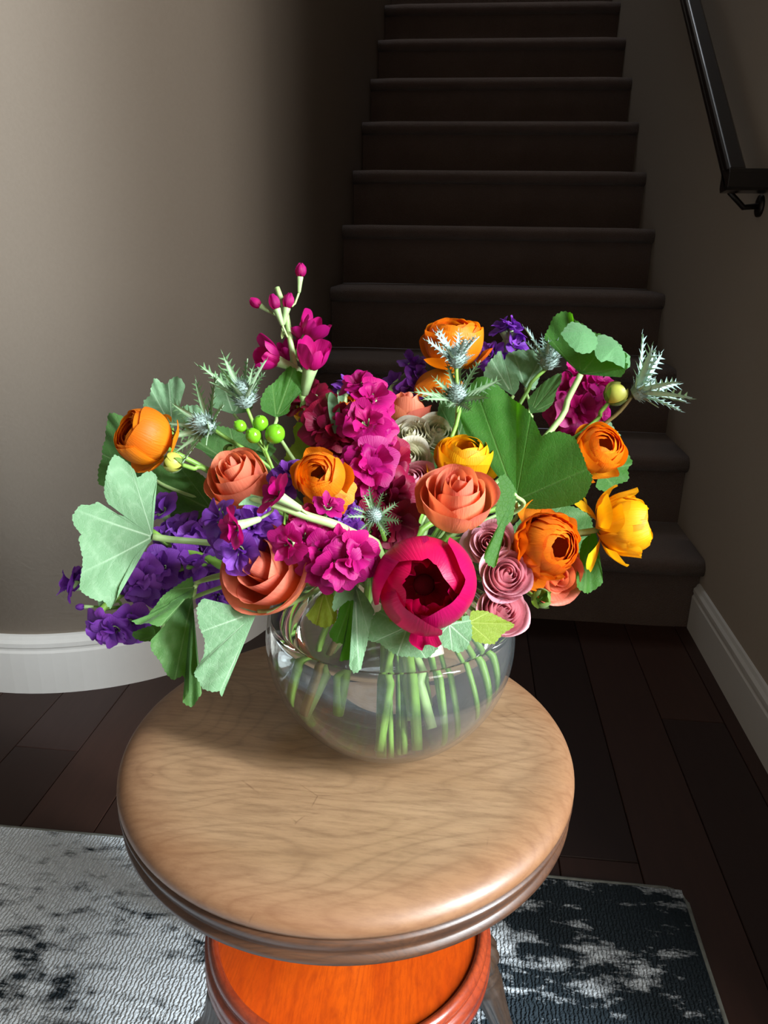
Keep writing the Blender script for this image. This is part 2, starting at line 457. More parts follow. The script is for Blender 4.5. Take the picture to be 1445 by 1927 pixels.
for yb in (1.80, 2.75):
    zb = Z0+(yb-Y0)*sl
    b = MB(); b.tube([HM @ Vector((XR, yb, zb-.055)), HM @ Vector((XR-.035, yb, zb-.058)), HM @ Vector((XR-.066, yb, zb-.03)), HM @ Vector((XR-.068, yb, zb+.004))], .006)
    b.tube([HM @ Vector((XR, yb, zb-.055)), HM @ Vector((XR-.006, yb, zb-.055))], .022, 16)
    b.build('bracket', M['metal'], hr, smooth=True)

# ------------------------------------------------------------------ rug
RX1, RY1 = .362, .932
rg = empty('area_rug', Matrix.Translation((-.55, -.2, 0)))
tag(rg, 'pale grey and charcoal distressed area rug on the dark plank floor', 'rug')
gm = []
NXr, NYr = 60, 60
x0, y0 = -1.75, -1.35
rr = random.Random(9)
vs, fs = [], []
for j in range(NYr+1):
    for i in range(NXr+1):
        X = x0+(RX1-.008-x0)*i/NXr; Y = y0+(RY1-.008-y0)*j/NYr
        vs.append((X+.55, Y+.2, .0086+rr.uniform(-.0006, .0004)))
for j in range(NYr):
    for i in range(NXr):
        a = j*(NXr+1)+i; fs.append((a, a+1, a+NXr+2, a+NXr+1))
link('pile', mesh_from('pile', vs, fs, M['rug'], True), rg)
ed = [(x0, y0), (RX1-.006, y0), (RX1-.006, RY1-.03), (RX1-.012, RY1-.010), (RX1-.03, RY1-.005), (x0, RY1-.005), (x0, y0)]
eb = MB()
pp = []
for (a, b) in zip(ed, ed[1:]):
    for i in range(24): pp.append((a[0]+(b[0]-a[0])*i/24+.55+rr.uniform(-.001, .001), a[1]+(b[1]-a[1])*i/24+.2+rr.uniform(-.001, .001), .0044))
pp.append(pp[0]); eb.tube(pp, .0044, 8); eb.build('binding', M['rug_edge'], rg, smooth=True)
MB().box((x0+.55, y0+.2, .0005), (RX1-.008+.55, RY1-.008+.2, .0075)).build('backing', M['rug_edge'], rg)

# ------------------------------------------------------------------ piano stool
SX, SY, SZ = -0.084, 0.549, 0.510
stool = empty('piano_stool', Matrix.Translation((SX, SY, .009)))
tag(stool, 'round wooden piano stool with worn tan seat and orange base on turned legs', 'stool')
T = SZ-.009
def bezp(p0, p1, p2, p3, n): 
    return [tuple((1-t)**3*p0[k]+3*(1-t)**2*t*p1[k]+3*(1-t)*t*t*p2[k]+t**3*p3[k] for k in (0, 1)) for t in [i/n for i in range(n+1)]]
seat_prof = [(0, T), (.06, T), (.12, T-.0002), (.150, T-.0008)]+bezp((.155, T-.001), (.170, T-.0025), (.180, T-.007), (.180, T-.0165), 10)+[(.179, T-.0195), (.1755, T-.0205), (0, T-.021)]
MB().lathe([(r*1.053, z) for r, z in seat_prof], 128).build('seat', M['seat'], stool, smooth=True)
edge_prof = [(.165, T-.0195), (.1765, T-.021), (.1795, T-.0225), (.1800, T-.0245), (.1775, T-.0315), (.1755, T-.0350), (.1765, T-.0365), (.1788, T-.0385), (.1788, T-.0420), (.1755, T-.0450), (.10, T-.0450), (0, T-.0450)]
MB().lathe([(r*1.053, z) for r, z in edge_prof], 128).build('edge_moulding', M['seat_edge'], stool, smooth=True)
# threaded column between seat and base
B = .303-.009
sp = [(0, B-.03)]+[(.0125+.0015*(i % 2), B-.03+(T-.045-B+.03)*i/40) for i in range(41)]+[(0, T-.045)]
MB().lathe(sp, 24).build('screw_column', M['metal'], stool, smooth=True)
MB().lathe([(0, T-.056), (.035, T-.056), (.04, T-.051), (.04, T-.0445), (0, T-.0445)], 32).build('swivel_plate', M['metal'], stool, smooth=True)
MB().lathe([(0, B), (.05, B), (.1222, B), (.1222, B-.01), (0, B-.01)], 96).build('base_top', M['base_wood'], stool)
ring = [(.117, B-.006), (.1190, B+.0005)]+bezp((.1195, B+.002), (.1215, B+.0060), (.126, B+.0060), (.1285, B+.000), 8)+[(.1290, B-.0035), (.1275, B-.0055), (.1290, B-.0070), (.1318, B-.0085), (.1322, B-.020), (.1310, B-.0225), (.1325, B-.025), (.1325, B-.030), (.129, B-.034), (.110, B-.036), (0, B-.036)]
MB().lathe([(r*1.013, z) for r, z in ring], 112).build('base_rim', M['base_rim'], stool, smooth=True)
# turned and fluted legs
leg_prof = [(0, 0), (.016, 0), (.020, .006), (.021, .014), (.016, .022), (.012, .030), (.0145, .036), (.0145, .041), (.011, .046), (.0105, .075), (.0135, .12), (.017, .150), (.0175, .158), (.0150, .166), (.0175, .171), (.0175, .176), (.014, .181),
            (.0155, .186), (.0215, .197), (.0235, .207), (.0220, .217), (.0165, .227), (.0130, .236), (.0120, .247), (.0125, .258), (.0150, .270), (.0160, .285), (0, .285)]
def flute(a, z): 
    return 1+(.16*abs(math.sin(a*5))-.09 if (z > .19 or .05 < z < .145) else 0)
legm = MB().lathe(leg_prof, 60, mod=flute).mesh('leg', M['leg'], True)
for ang in (208, 28, 118, 298):
    a = math.radians(ang)
    top = Vector((.116*math.cos(a), .116*math.sin(a), B-.034)); foot = Vector((.205*math.cos(a), .205*math.sin(a), .0005))
    q = (top-foot).to_track_quat('Z', 'Y'); s_ = (top-foot).length/.285
    link('leg', legm, stool, Matrix.Translation(foot) @ q.to_matrix().to_4x4() @ Matrix.Diagonal((1.05, 1.05, s_, 1)))

# ------------------------------------------------------------------ glass bowl and water
VC = Vector((-0.0500, 0.5490, 0.6070)); VR = 0.0994
M['glass'] = mat_clear('clear_glass', (.985, .992, .99, 1), 1.45, .018, (.78, .88, .93, 1))  # bluish haze puts window glow into the glass colour, with some cloudiness
_t = NT('water')
_g = _t.n('ShaderNodeBsdfGlass'); _g.inputs['IOR'].default_value = 1.33; _g.inputs['Roughness'].default_value = 0; _g.inputs['Color'].default_value = (.97, .985, .98, 1)
M['water'] = _t.end(_g.outputs[0])
vase = empty('glass_bowl_vase', Matrix.Translation((VC.x, VC.y, SZ)))
tag(vase, 'round clear glass bubble bowl vase on the stool seat', 'vase')
cz = VC.z-SZ
prof = [(0, .0004), (.030, .0004)]
a0 = math.asin(.036/VR); a1 = PI-math.asin(.066/VR)
zb = cz-VR*math.cos(a0)
prof = [(0, max(.0004, zb-.0012)), (.030, max(.0004, zb-.0012))]
for i in range(33):
    a = a0+(a1-a0)*i/32; prof.append((VR*math.sin(a), max(.0006, cz-VR*math.cos(a))))
rim_r, rim_z = prof[-1]
MB().lathe(prof, 96).build('bowl', M['glass'], vase, smooth=True)
th = .0028
prof_in = [(0, zb+.005)]
for i in range(33):
    a = a0+(a1-a0)*i/32; prof_in.append(((VR-th)*math.sin(a), max(zb+.005, cz-(VR-th)*math.cos(a))))
MB().lathe(prof_in, 96).build('bowl_inside', M['glass'], vase, smooth=True)
MB().lathe([(rim_r+.0004*0+.0022*math.cos(2*PI*i/12)-.001, rim_z+.0022*math.sin(2*PI*i/12)) for i in range(13)], 96).build('rim', M['glass'], vase, smooth=True)
WL = cz+.018
wp = [(0, WL)]+[(x, WL+.0040*max(0, 1-(math.sqrt(max(0, (VR-th-.0006)**2-(WL-cz)**2))-x)/.004)**2) for x in [math.sqrt((VR-th-.0006)**2-(WL-cz)**2)*k for k in (.3, .6, .85, .93, .96, .98, 1)]]
bot = []
aw = PI-math.acos((WL-cz)/(VR-th))
for i in range(30):
    a = aw-(aw-a0)*i/29
    bot.append(((VR-th-.0008)*math.sin(a), max(zb+.006, cz-(VR-th-.0008)*math.cos(a))))
wmb = MB().lathe(wp+bot[1:]+[(0, bot[-1][1])], 96)
wmb.f = [tuple(reversed(q)) for q in wmb.f]
wat = wmb.build('water', M['water'], None, smooth=True)
wat.matrix_basis = Matrix.Translation((VC.x, VC.y, SZ))
tag(wat, 'clear slightly cloudy water filling the glass bowl', 'water')

# ------------------------------------------------------------------ flower materials
M['coral'] = mat_petal('coral_petal', lin(246, 166, 84), lin(246, 142, 112), .34, lin(250, 126, 60), .16)
M['orange'] = mat_petal('orange_petal', lin(240, 165, 30), lin(248, 140, 20), .42, lin(255, 130, 5), .25)
M['amber'] = mat_petal('amber_petal', lin(238, 120, 20), lin(240, 128, 22), .42, lin(250, 110, 5), .3)
M['yellow'] = mat_petal('yellow_petal', lin(248, 165, 10), lin(252, 190, 18), .42, lin(255, 170, 5), .22)
M['peony'] = mat_petal('peony_petal', lin(176, 5, 62), lin(200, 10, 86), .28, lin(214, 6, 72), .2, .38)
M['magenta'] = mat_petal('magenta_petal', lin(160, 6, 92), lin(190, 14, 124), .36, lin(214, 5, 112), .35)
M['crimson'] = mat_petal('crimson_petal', lin(120, 4, 44), lin(150, 8, 60), .3, lin(160, 5, 50), .35)
M['purple'] = mat_petal('purple_petal', lin(116, 50, 160), lin(142, 72, 192), .34, lin(130, 46, 196), .4)
M['pink'] = mat_petal('pink_petal', lin(226, 150, 166), lin(234, 168, 180), .36, lin(240, 140, 150), .15)
M['cream'] = mat_petal('cream_petal', lin(214, 214, 180), lin(236, 234, 214), .36, lin(230, 225, 170), .12)
M['stem'] = mat_stem('stem_green', lin(98, 142, 48), lin(128, 166, 76))
M['stem_pale'] = mat_stem('stem_pale', lin(140, 172, 104), lin(162, 190, 126))
M['stem_brown'] = mat_stem('stem_brown', lin(92, 70, 44), lin(120, 110, 60))
M['calyx'] = mat_stem('calyx_pale', lin(120, 156, 88), lin(166, 190, 142))
M['sepal'] = mat_leaf('sepal_green', lin(108, 138, 62), lin(140, 160, 90), lin(120, 150, 40), .3)
M['bud'] = mat_stem('bud_green', lin(150, 160, 60), lin(186, 180, 84))
M['berry'] = mat_stem('berry_green', lin(84, 146, 22), lin(110, 172, 34), .16)
M['centre'] = mat_stem('flower_centre', lin(130, 120, 30), lin(80, 70, 20), .8)
M['dark_centre'] = mat_stem('peony_heart', lin(120, 20, 40), lin(70, 8, 24), .8)
M['leaf_pale'] = mat_leaf('leaf_pale', lin(108, 146, 108), lin(176, 204, 170), lin(130, 180, 80), .3, .5)
M['leaf_green'] = mat_leaf('leaf_green', lin(58, 108, 38), lin(100, 140, 70), lin(98, 184, 10), .45, .25)
M['leaf_mid'] = mat_leaf('leaf_mid', lin(92, 140, 92), lin(140, 176, 132), lin(110, 180, 60), .35, .4)
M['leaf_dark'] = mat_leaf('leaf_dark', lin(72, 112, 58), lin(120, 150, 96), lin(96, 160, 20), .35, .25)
M['leaf_olive'] = mat_leaf('leaf_olive', lin(128, 150, 50), lin(170, 186, 96), lin(150, 180, 20), .4, .2)
M['thistle'] = mat_leaf('thistle_grey', lin(142, 170, 164), lin(190, 205, 200), lin(130, 170, 110), .15, .3)
M['thistle_green'] = mat_leaf('thistle_green', lin(104, 140, 96), lin(170, 196, 160), lin(110, 160, 70), .18, .3)
M['thistle_cone'] = mat_stem('thistle_cone', lin(96, 118, 112), lin(150, 168, 160), .7)

# ------------------------------------------------------------------ petals
def bez4(c):
    def f(t):
        s = 1-t
        return tuple(s**3*c[0][k]+3*s*s*t*c[1][k]+3*s*t*t*c[2][k]+t**3*c[3][k] for k in (0, 1))
    return f
def sphere_prof(rho, zc, f0, f1, flare=0):
    def f(t):
        p = f0+(f1-f0)*t
        x = max(0, t-.7)/.3
        return (rho*math.sin(p)+flare*x*x, zc-rho*math.cos(p)-flare*.25*x*x)
    return f
def petal(name, prof, span, mat, seed, w0=.25, top=.3, tp=2.2, lip=0, lipz=0, ruf=0, rf=5, off=0, tip=0, nu=10, nv=10, notch=0):
    r_ = random.Random(seed); p1, p2, p3 = (r_.uniform(0, 6.28) for _ in range(3))
    V, UV, F = [], [], []
    for j in range(nv+1):
        v = j/nv
        for i in range(nu+1):
            u = -1+2*i/nu
            vv = v*(1-top*abs(u)**tp-notch*math.exp(-(u/.18)**2)+tip*math.exp(-(u/.22)**2))
            r, z = prof(min(vv, 1.12))
            wd = w0+(1-w0)*math.sin(min(1, vv*1.3)*PI/2)
            a = u*span*wd
            lf = max(0, (vv-.68)/.32)**2
            e = vv**2
            r += lip*lf*(1-.35*u*u)+off*u*vv+ruf*e*(math.sin(rf*u*2+p1)+.5*math.sin(rf*3.7*u+p2))
            z += -lipz*lf+ruf*.7*e*math.sin(rf*1.6*u+p3)
            V.append((r*math.cos(a), r*math.sin(a), z)); UV.append((i/nu, min(1, vv)))
    k = nu+1
    for j in range(nv):
        for i in range(nu):
            a = j*k+i; F.append((a, a+1, a+k+1, a+k))
    return mesh_from(name, V, F, mat, True, UV)

CACHE = {}
def rose_set(kind, mat, var=0):
    """list of (mesh, spin) for a unit rose (radius 1)"""
    key = ('rose', kind, mat, var)
    if key in CACHE: return CACHE[key]
    N, op, hh, lk = {'rose': (15, .86, 1.55, .22), 'wide': (12, 1.10, 1.30, .26), 'spray': (18, 1.08, 1.2, .22), 'bowl': (11, .8, 1.45, .15)}[kind]
    rr = random.Random(31+var); out = []
    for i in range(N):
        t = i/(N-1)
        rb = .15+.72*t**.9; rt = (.06+.92*t**1.15)*op; zt = hh-.30*t**2.5*hh+rr.uniform(-.04, .04)
        pr = bez4([(.08, .0), (rb*1.10, .0), (rb*1.24, .60*hh/1.3), (rt, zt)])
        lip = lk*t if t > .2 else 0
        ms = petal('petal', pr, 1.8-.62*t, M[mat], 100*var+i, w0=.4, top=.16+.10*t, tp=2.6, lip=lip*rr.uniform(.5, 1.4), lipz=lip*.8, ruf=.012+.016*t, rf=1.5, off=.10*(1-.4*t), tip=.06*t, nu=14, nv=14)
        out.append((ms, i*2.4+rr.uniform(-.3, .3)))
    CACHE[key] = out; return out
def ran_set(kind, mat, var=0):
    key = ('ran', kind, mat, var)
    if key in CACHE: return CACHE[key]
    rr = random.Random(77+var); out = []
    N = {'ball': 30, 'open': 34, 'cup': 22, 'fluffy': 56}[kind]
    for i in range(N):
        t = i/(N-1)
        rho = .55+.45*t**.7
        if kind == 'ball': f1 = 2.78-.48*t+rr.uniform(-.06, .06)
        elif kind == 'cup': f1 = 2.6-.75*t
        elif kind == 'fluffy': f1 = 2.70-.65*t+rr.uniform(-.1, .1) if t < .55 else rr.uniform(1.25, 2.15)
        else: f1 = 2.70-.65*t+rr.uniform(-.08, .08)
        fl = .22*(t-.75)/.25*rr.uniform(0, 1.2) if (t > .75 and kind not in ('ball',)) else 0
        fz = kind == 'fluffy' and t >= .55
        nn = 18 if t > .6 else 10
        ms = petal('petal', sphere_prof(rho, .86, .2, f1, fl), .58 if fz else 1.0-.18*t, M[mat], 500+var*60+i, w0=.35, top=.28 if fz else .10+.08*rr.random(), tp=2.5, ruf=(.004 if kind == 'ball' else .010)+{'open': .022, 'fluffy': .04}.get(kind, .004)*t, rf=2.6 if kind == 'fluffy' else 1.8, off=.045, nu=nn, nv=nn)
        out.append((ms, i*2.4+rr.uniform(-.35, .35)))
    # a few loose guard petals that hang away from the ball
    for i in range(4 if kind != 'cup' else 3):
        f1 = rr.uniform(1.35, 1.75)
        ms = petal('petal', bez4([(.06, -.02), (.75, -.12), (1.1, rr.uniform(.0, .35)), (1.28, rr.uniform(.2, .9))]), .62, M[mat], 900+var*60+i, w0=.3, top=.22, ruf=.05, rf=2.2, nu=9, nv=9)
        out.append((ms, i*1.7+rr.uniform(-.5, .5)+var))
    CACHE[key] = out; return out

def stem_child(e, pts, r0, r1, mat='stem', n=16, name='stem'):
    """pts are world points; the tube is stored in the flower's own frame"""
    I = MATS[e.name].inverted(); sc_ = MATS[e.name].to_scale()[0]
    P = spline(pts, n)
    rad = [(r0+(r1-r0)*i/n)/sc_ for i in range(n+1)]
    o = MB().tube([I @ p for p in P], rad, 8).build(name, M[mat], e, smooth=True)
    return o

RIMC = VC+Vector((0, 0, .078))
def stem_path(base, axis, mouth=None, end=None):
    """head base -> back down into the bowl mouth -> end in the water (photo position, depth)"""
    eu, ev = (end[0], end[1]) if end else (760, 1300)
    ex = at(*end).x-VC.x if end else .02
    h1 = (abs(hash((round(eu*7), round(base.z*991), round(base.x*983)))) % 1000)/1000
    h2 = (h1*7.31) % 1
    if ev >= 1370: dd = Vector((ex*1.05, -.030-.018*h1, -.060-.012*h2))           # long stems standing on the bottom
    elif ev >= 1340: dd = Vector((ex*1.0+.010, -.022-.018*h1, -.030-.018*h2))     # cut shorter, leaning right
    elif eu < 650 and ev >= 1315: dd = Vector((ex*.85, -.012*h1, -.046-.012*h2))  # few at the left
    else: dd = Vector((.012+.034*h1, .012+.025*h2, .004-.024*h2))                 # short ones hidden in the bundle
    end = VC+dd*min(1.0, .0865/dd.length)
    if mouth is None:
        d = base-RIMC; d.z = 0
        mouth = RIMC+d.normalized()*min(.045, d.length*.35)+Vector((0, 0, -.004))
    else: mouth = at(*mouth)
    L = (base-mouth).length
    mid = base-Vector(axis)*L*.35
    mid = mid.lerp(mouth, .25)
    return [base, mid, mouth, end]

def sepals(e, n, length, width, rad, droop, mat='sepal', seed=0):
    key = ('sep', n, length, width, rad, droop, mat)
    if key not in CACHE:
        CACHE[key] = petal('sepal', bez4([(.05, -.05), (rad*.7, -.12), (rad, length*.2-droop*.3), (rad+droop, length*.5-droop)]), width, M[mat], seed, w0=.6, top=.75, tp=1.0, nu=4, nv=6)
    for i in range(n):
        link('sepal', CACHE[key], e, Matrix.Rotation(i*2*PI/n+.3, 4, 'Z'))

def flower(name, cat, label, kind, setf, mat, u, v, D, rpx, axis, spin=0, zoff=.6, var=0, mouth=None, end=None, stem_r=(.0022, .0031), smat='stem', group=None, centre=None, nstem=True, squash=1, droop=()):
    ax = dv(*axis); s = px(rpx, D)
    loc = at(u, v, D)-ax*(zoff*s)
    Mx = frame(loc, ax, spin, s)
    if squash != 1: Mx = Mx @ Matrix.Diagonal((squash, squash, 1, 1))
    e = empty(name, Mx); tag(e, label, cat, group)
    for ms, a in setf(kind, mat, var): link('petal', ms, e, Matrix.Rotation(a, 4, 'Z'))
    for k_, (da, db, dc, dl) in enumerate(droop):          # loose petals hanging from under the flower
        d_ = Mx.to_3x3().inverted() @ dv(da, db, dc); key = ('droop', mat, k_ % 3)
        if key not in CACHE: CACHE[key] = petal('petal', bez4([(.1, .02), (.7, -.10), (1.1, -.25-.1*(k_ % 3)), (1.3, -.75+.2*(k_ % 3))]), .50, M[mat], 960+k_, w0=.4, top=.25, ruf=.05, rf=2.0, nu=10, nv=10)
        link('petal', CACHE[key], e, Matrix.Rotation(math.atan2(d_.y, d_.x), 4, 'Z') @ Matrix.Diagonal((dl, dl, dl, 1)))
    if centre:
        MB().lathe([(0, .62), (.10, .60), (.2, .52), (.26, .35), (.2, .1), (0, .05)], 16).build('centre', M[centre], e, smooth=True)
    # receptacle under the petals, then sepals and the stem
    sepals(e, 5, .9, .34, .55, .25)
    if nstem: stem_child(e, stem_path(loc, ax, mouth, end), *stem_r, mat=smat)
    return e

# ------------------------------------------------------------------ roses
flower('garden_rose', 'rose', 'coral orange rose half open just above the magenta peony', 'rose', rose_set, 'coral', 857, 945, .535, 76, (-.02, .66, .75), .4, .62, 0, end=(716, 1400, .60))
flower('garden_rose', 'rose', 'wide open coral rose over the left side of the bowl rim', 'wide', rose_set, 'coral', 503, 1076, .505, 92, (-.52, .34, .78), 1.3, .62, 1, end=(586, 1330, .60), smat='stem_brown')
flower('garden_rose', 'rose', 'coral rose tucked between the green berries and purple stock', 'rose', rose_set, 'coral', 452, 908, .575, 66, (-.25, .62, .75), 2.1, .6, 2, end=(636, 1318, .58))
flower('garden_rose', 'rose', 'coral rose seen from the side behind the white spray roses', 'bowl', rose_set, 'coral', 765, 782, .665, 52, (.05, .97, .25), .2, .6, 0, end=(780, 1300, .62))
flower('garden_rose', 'rose', 'coral rose mostly hidden below the amber ranunculus by the small green bud', 'wide', rose_set, 'coral', 1040, 1080, .585, 58, (.2, -.25, .85), .2, .6, 1, end=(900, 1335, .62))
flower('garden_rose', 'rose', 'small coral rose peeping out beneath the tall magenta stock', 'bowl', rose_set, 'coral', 606, 752, .70, 26, (0, .95, .3), .9, .6, 2, end=(690, 1300, .64))

# ------------------------------------------------------------------ ranunculus
RG = None
flower('ranunculus', 'ranunculus', 'orange ranunculus facing sideways at the far left beside the thistles', 'ball', ran_set, 'orange', 272, 823, .575, 54, (-.62, .34, .62), .3, .78, 0, end=(560, 1320, .60), centre='centre')
flower('ranunculus', 'ranunculus', 'round orange ranunculus with drooping guard petals in the middle above the cut magenta stock', 'ball', ran_set, 'orange', 602, 896, .525, 48, (-.12, .22, .95), 2.2, .9, 1, end=(640, 1325, .59), centre='centre', droop=((.5, -.8, .0, 1.0), (.9, -.4, .0, 1.0), (-.5, -.8, .1, 1.0), (0, .95, .0, .95)))
flower('ranunculus', 'ranunculus', 'orange ranunculus highest in the bouquet with a cupped top', 'open', ran_set, 'orange', 853, 645, .665, 56, (-.02, .86, .45), .7, .78, 2, end=(870, 1300, .64), centre='centre', droop=((-.9, -.2, .3, 1.05), (-.6, -.4, .7, 1.25), (-.2, -.4, .9, 1.1)))
flower('ranunculus', 'ranunculus', 'bright orange ranunculus at the right of the large green leaf', 'open', ran_set, 'orange', 1126, 846, .625, 47, (.22, .36, .88), 1.9, .8, 0, end=(905, 1345, .63), centre='centre')
flower('ranunculus', 'ranunculus', 'golden yellow ranunculus turned outwards at the far right', 'fluffy', ran_set, 'yellow', 1170, 990, .575, 61, (.90, .16, .30), 1.1, .66, 1, end=(935, 1330, .62), centre='centre', smat='stem_pale', droop=((-.2, .9, .3, .9), (-.1, -.9, .4, 1.0), (0, .8, -.5, .9)))
flower('ranunculus', 'ranunculus', 'amber ranunculus with dark open eye beside the pink spray roses', 'fluffy', ran_set, 'amber', 1028, 1028, .555, 66, (.45, -.02, .86), 2.6, .8, 2, end=(890, 1350, .60), centre='dark_centre')
flower('ranunculus', 'ranunculus', 'yellow ranunculus lying just behind the half open coral rose', 'cup', ran_set, 'yellow', 872, 868, .60, 56, (.05, .8, .5), .2, .7, 0, end=(800, 1330, .62))
flower('ranunculus', 'ranunculus', 'yellow ranunculus mostly hidden behind the crimson stock and cut green tip', 'cup', ran_set, 'yellow', 588, 778, .665, 34, (-.3, .7, .4), .5, .6, 1, end=(680, 1310, .64))
flower('ranunculus', 'ranunculus', 'small amber flower deep between magenta stock and the back coral rose', 'cup', ran_set, 'amber', 652, 770, .66, 26, (.1, .7, .5), .5, .6, 2, end=(735, 1310, .64))

# ------------------------------------------------------------------ peony
def peony():
    D = .485; ax = dv(.02, .10, .99); s = px(97, D)
    loc = at(801, 1100, D)-ax*(.80*s)
    e = empty('peony', frame(loc, ax, .5, s)); tag(e, 'large magenta red peony with a dark open heart over the bowl front', 'peony')
    rr = random.Random(5)
    for i in range(7):
        t = i/6
        f1 = [2.78, 2.70, 2.62, 2.66, 2.5, 2.56, 2.42][i]+rr.uniform(-.05, .05)
        ms = petal('petal', sphere_prof(.88+.12*t, .82, .2, f1), 1.0, M['peony'], 40+i, w0=.3, top=.16, tp=3, ruf=.02, rf=1.6, off=.09, nu=16, nv=16, notch=.04*(i % 2), lip=.05*(i % 3))
        link('petal', ms, e, Matrix.Rotation(i*2.4+.2, 4, 'Z'))
    for i in range(10):
        ms = petal('petal', bez4([(.1, .1), (.55, .25), (.78, .9), (.34+.16*rr.random(), 1.30+.22*rr.random())]), .62, M['peony'], 60+i, w0=.4, top=.18, ruf=.07, rf=2.2, nu=10, nv=10)
        link('inner_petal', ms, e, Matrix.Rotation(i*PI/5+rr.uniform(-.2, .2), 4, 'Z'))
    ms = petal('petal', bez4([(.1, -.05), (.9, -.1), (1.2, .3), (1.22, .95)]), .28, M['peony'], 81, w0=.5, top=.2, ruf=.05, rf=2.5, notch=.2)
    link('petal', ms, e, Matrix.Rotation(-PI/2-.5, 4, 'Z'))
    MB().lathe([(0, .5), (.12, .47), (.2, .4), (.22, .3), (0, .2)], 20).build('heart', M['dark_centre'], e, smooth=True)
    sepals(e, 4, 1.4, .5, .98, .02, 'leaf_olive')
    stem_child(e, stem_path(loc, ax, (760, 1085, .56), (772, 1395, .60)), .0032, .0036)
peony()

# ------------------------------------------------------------------ spray roses
for (u, v, D, r, ax, var, mat, lab, en) in [
    (922, 1022, .555, 40, (-.25, .25, .9), 0, 'pink', 'pink spray rose partly covered by the folded leaf edge', (820, 1370, .60)),
    (952, 1082, .545, 46, (.1, .3, .9), 1, 'pink', 'pink spray rose left of the amber ranunculus', (845, 1375, .60)),
    (945, 1150, .545, 48, (.25, .35, .85), 2, 'pink', 'pink spray rose nearest the bowl rim above the pointed leaf', (860, 1365, .61)),
    (778, 905, .60, 36, (-.3, .4, .8), 0, 'pink', 'dusky pink spray rose in shade left of the half open coral rose', (755, 1390, .61)),
    (775, 822, .635, 40, (-.1, .5, .85), 1, 'cream', 'white spray rose directly under the back coral rose', (765, 1360, .62)),
    (768, 866, .615, 42, (-.05, .35, .92), 2, 'cream', 'white spray rose with an open face above the dusky pink one', (748, 1370, .62)),
    (822, 815, .64, 40, (.2, .5, .8), 0, 'cream', 'white spray rose beside the lower thistle', (790, 1360, .63))]:
    flower('spray_rose', 'rose', lab, 'spray', rose_set, mat, u, v, D, r, ax, var*1.3, .65, var, end=en, stem_r=(.0014, .0022))

# ------------------------------------------------------------------ stock
def floret_set(mat, var, cup=False):
    key = ('flo', mat, var, cup)
    if key in CACHE: return CACHE[key]
    rr = random.Random(11+var); out = []
    if cup:
        for i in range(6):
            k = rr.uniform(-.15, .15)
            ms = petal('petal', bez4([(.03, .1), (.42, .2), (.72+k, .6), (.66+2*k, 1.25+k)]), .72, M[mat], 400+var*20+i, w0=.25, top=.25, tp=2.4, ruf=.05, rf=1.8, off=.05, nu=11, nv=10)
            out.append((ms, i*PI/3+rr.uniform(-.2, .2)))
        CACHE[key] = out; return out
    for i in range(5):
        ms = petal('petal', bez4([(.02, 0), (.25, .35), (.6, .55+rr.uniform(-.1, .2)), (1.05, .35+rr.uniform(-.25, .45))]), .78, M[mat], 200+var*20+i, w0=.15, top=.22, tp=3, ruf=.075, rf=2.0, notch=.06, nu=12, nv=9)
        out.append((ms, i*2*PI/5+rr.uniform(-.2, .2)))
    for i in range(4):
        ms = petal('petal', bez4([(.02, 0), (.12, .4), (.35, .8+rr.uniform(-.1, .1)), (.62, .85+rr.uniform(-.25, .15))]), .85, M[mat], 260+var*20+i, w0=.2, top=.22, tp=2.6, ruf=.09, rf=2.2, nu=11, nv=9)
        out.append((ms, i*PI/2+.5+rr.uniform(-.3, .3)))
    CACHE[key] = out; return out
def bud_set(mat):
    key = ('bud', mat)
    if key in CACHE: return CACHE[key]
    out = []
    for i in range(4):
        ms = petal('petal', bez4([(.08, .2), (.42, .5), (.48, 1.0), (.08, 1.55)]), .95, M[mat], 330+i, w0=.4, top=.2, ruf=.03, rf=3, off=.08, nu=7, nv=8)
        out.append((ms, i*PI/2))
    CACHE[key] = out; return out
CAL = MB().lathe([(0, -1.0), (.09, -1.0), (.15, -.9), (.19, -.5), (.23, -.1), (.28, .25), (.24, .32), (.16, .1), (0, .0)], 10, mod=lambda a, z: 1+.12*math.cos(4*a)).mesh('calyx', M['calyx'], True)
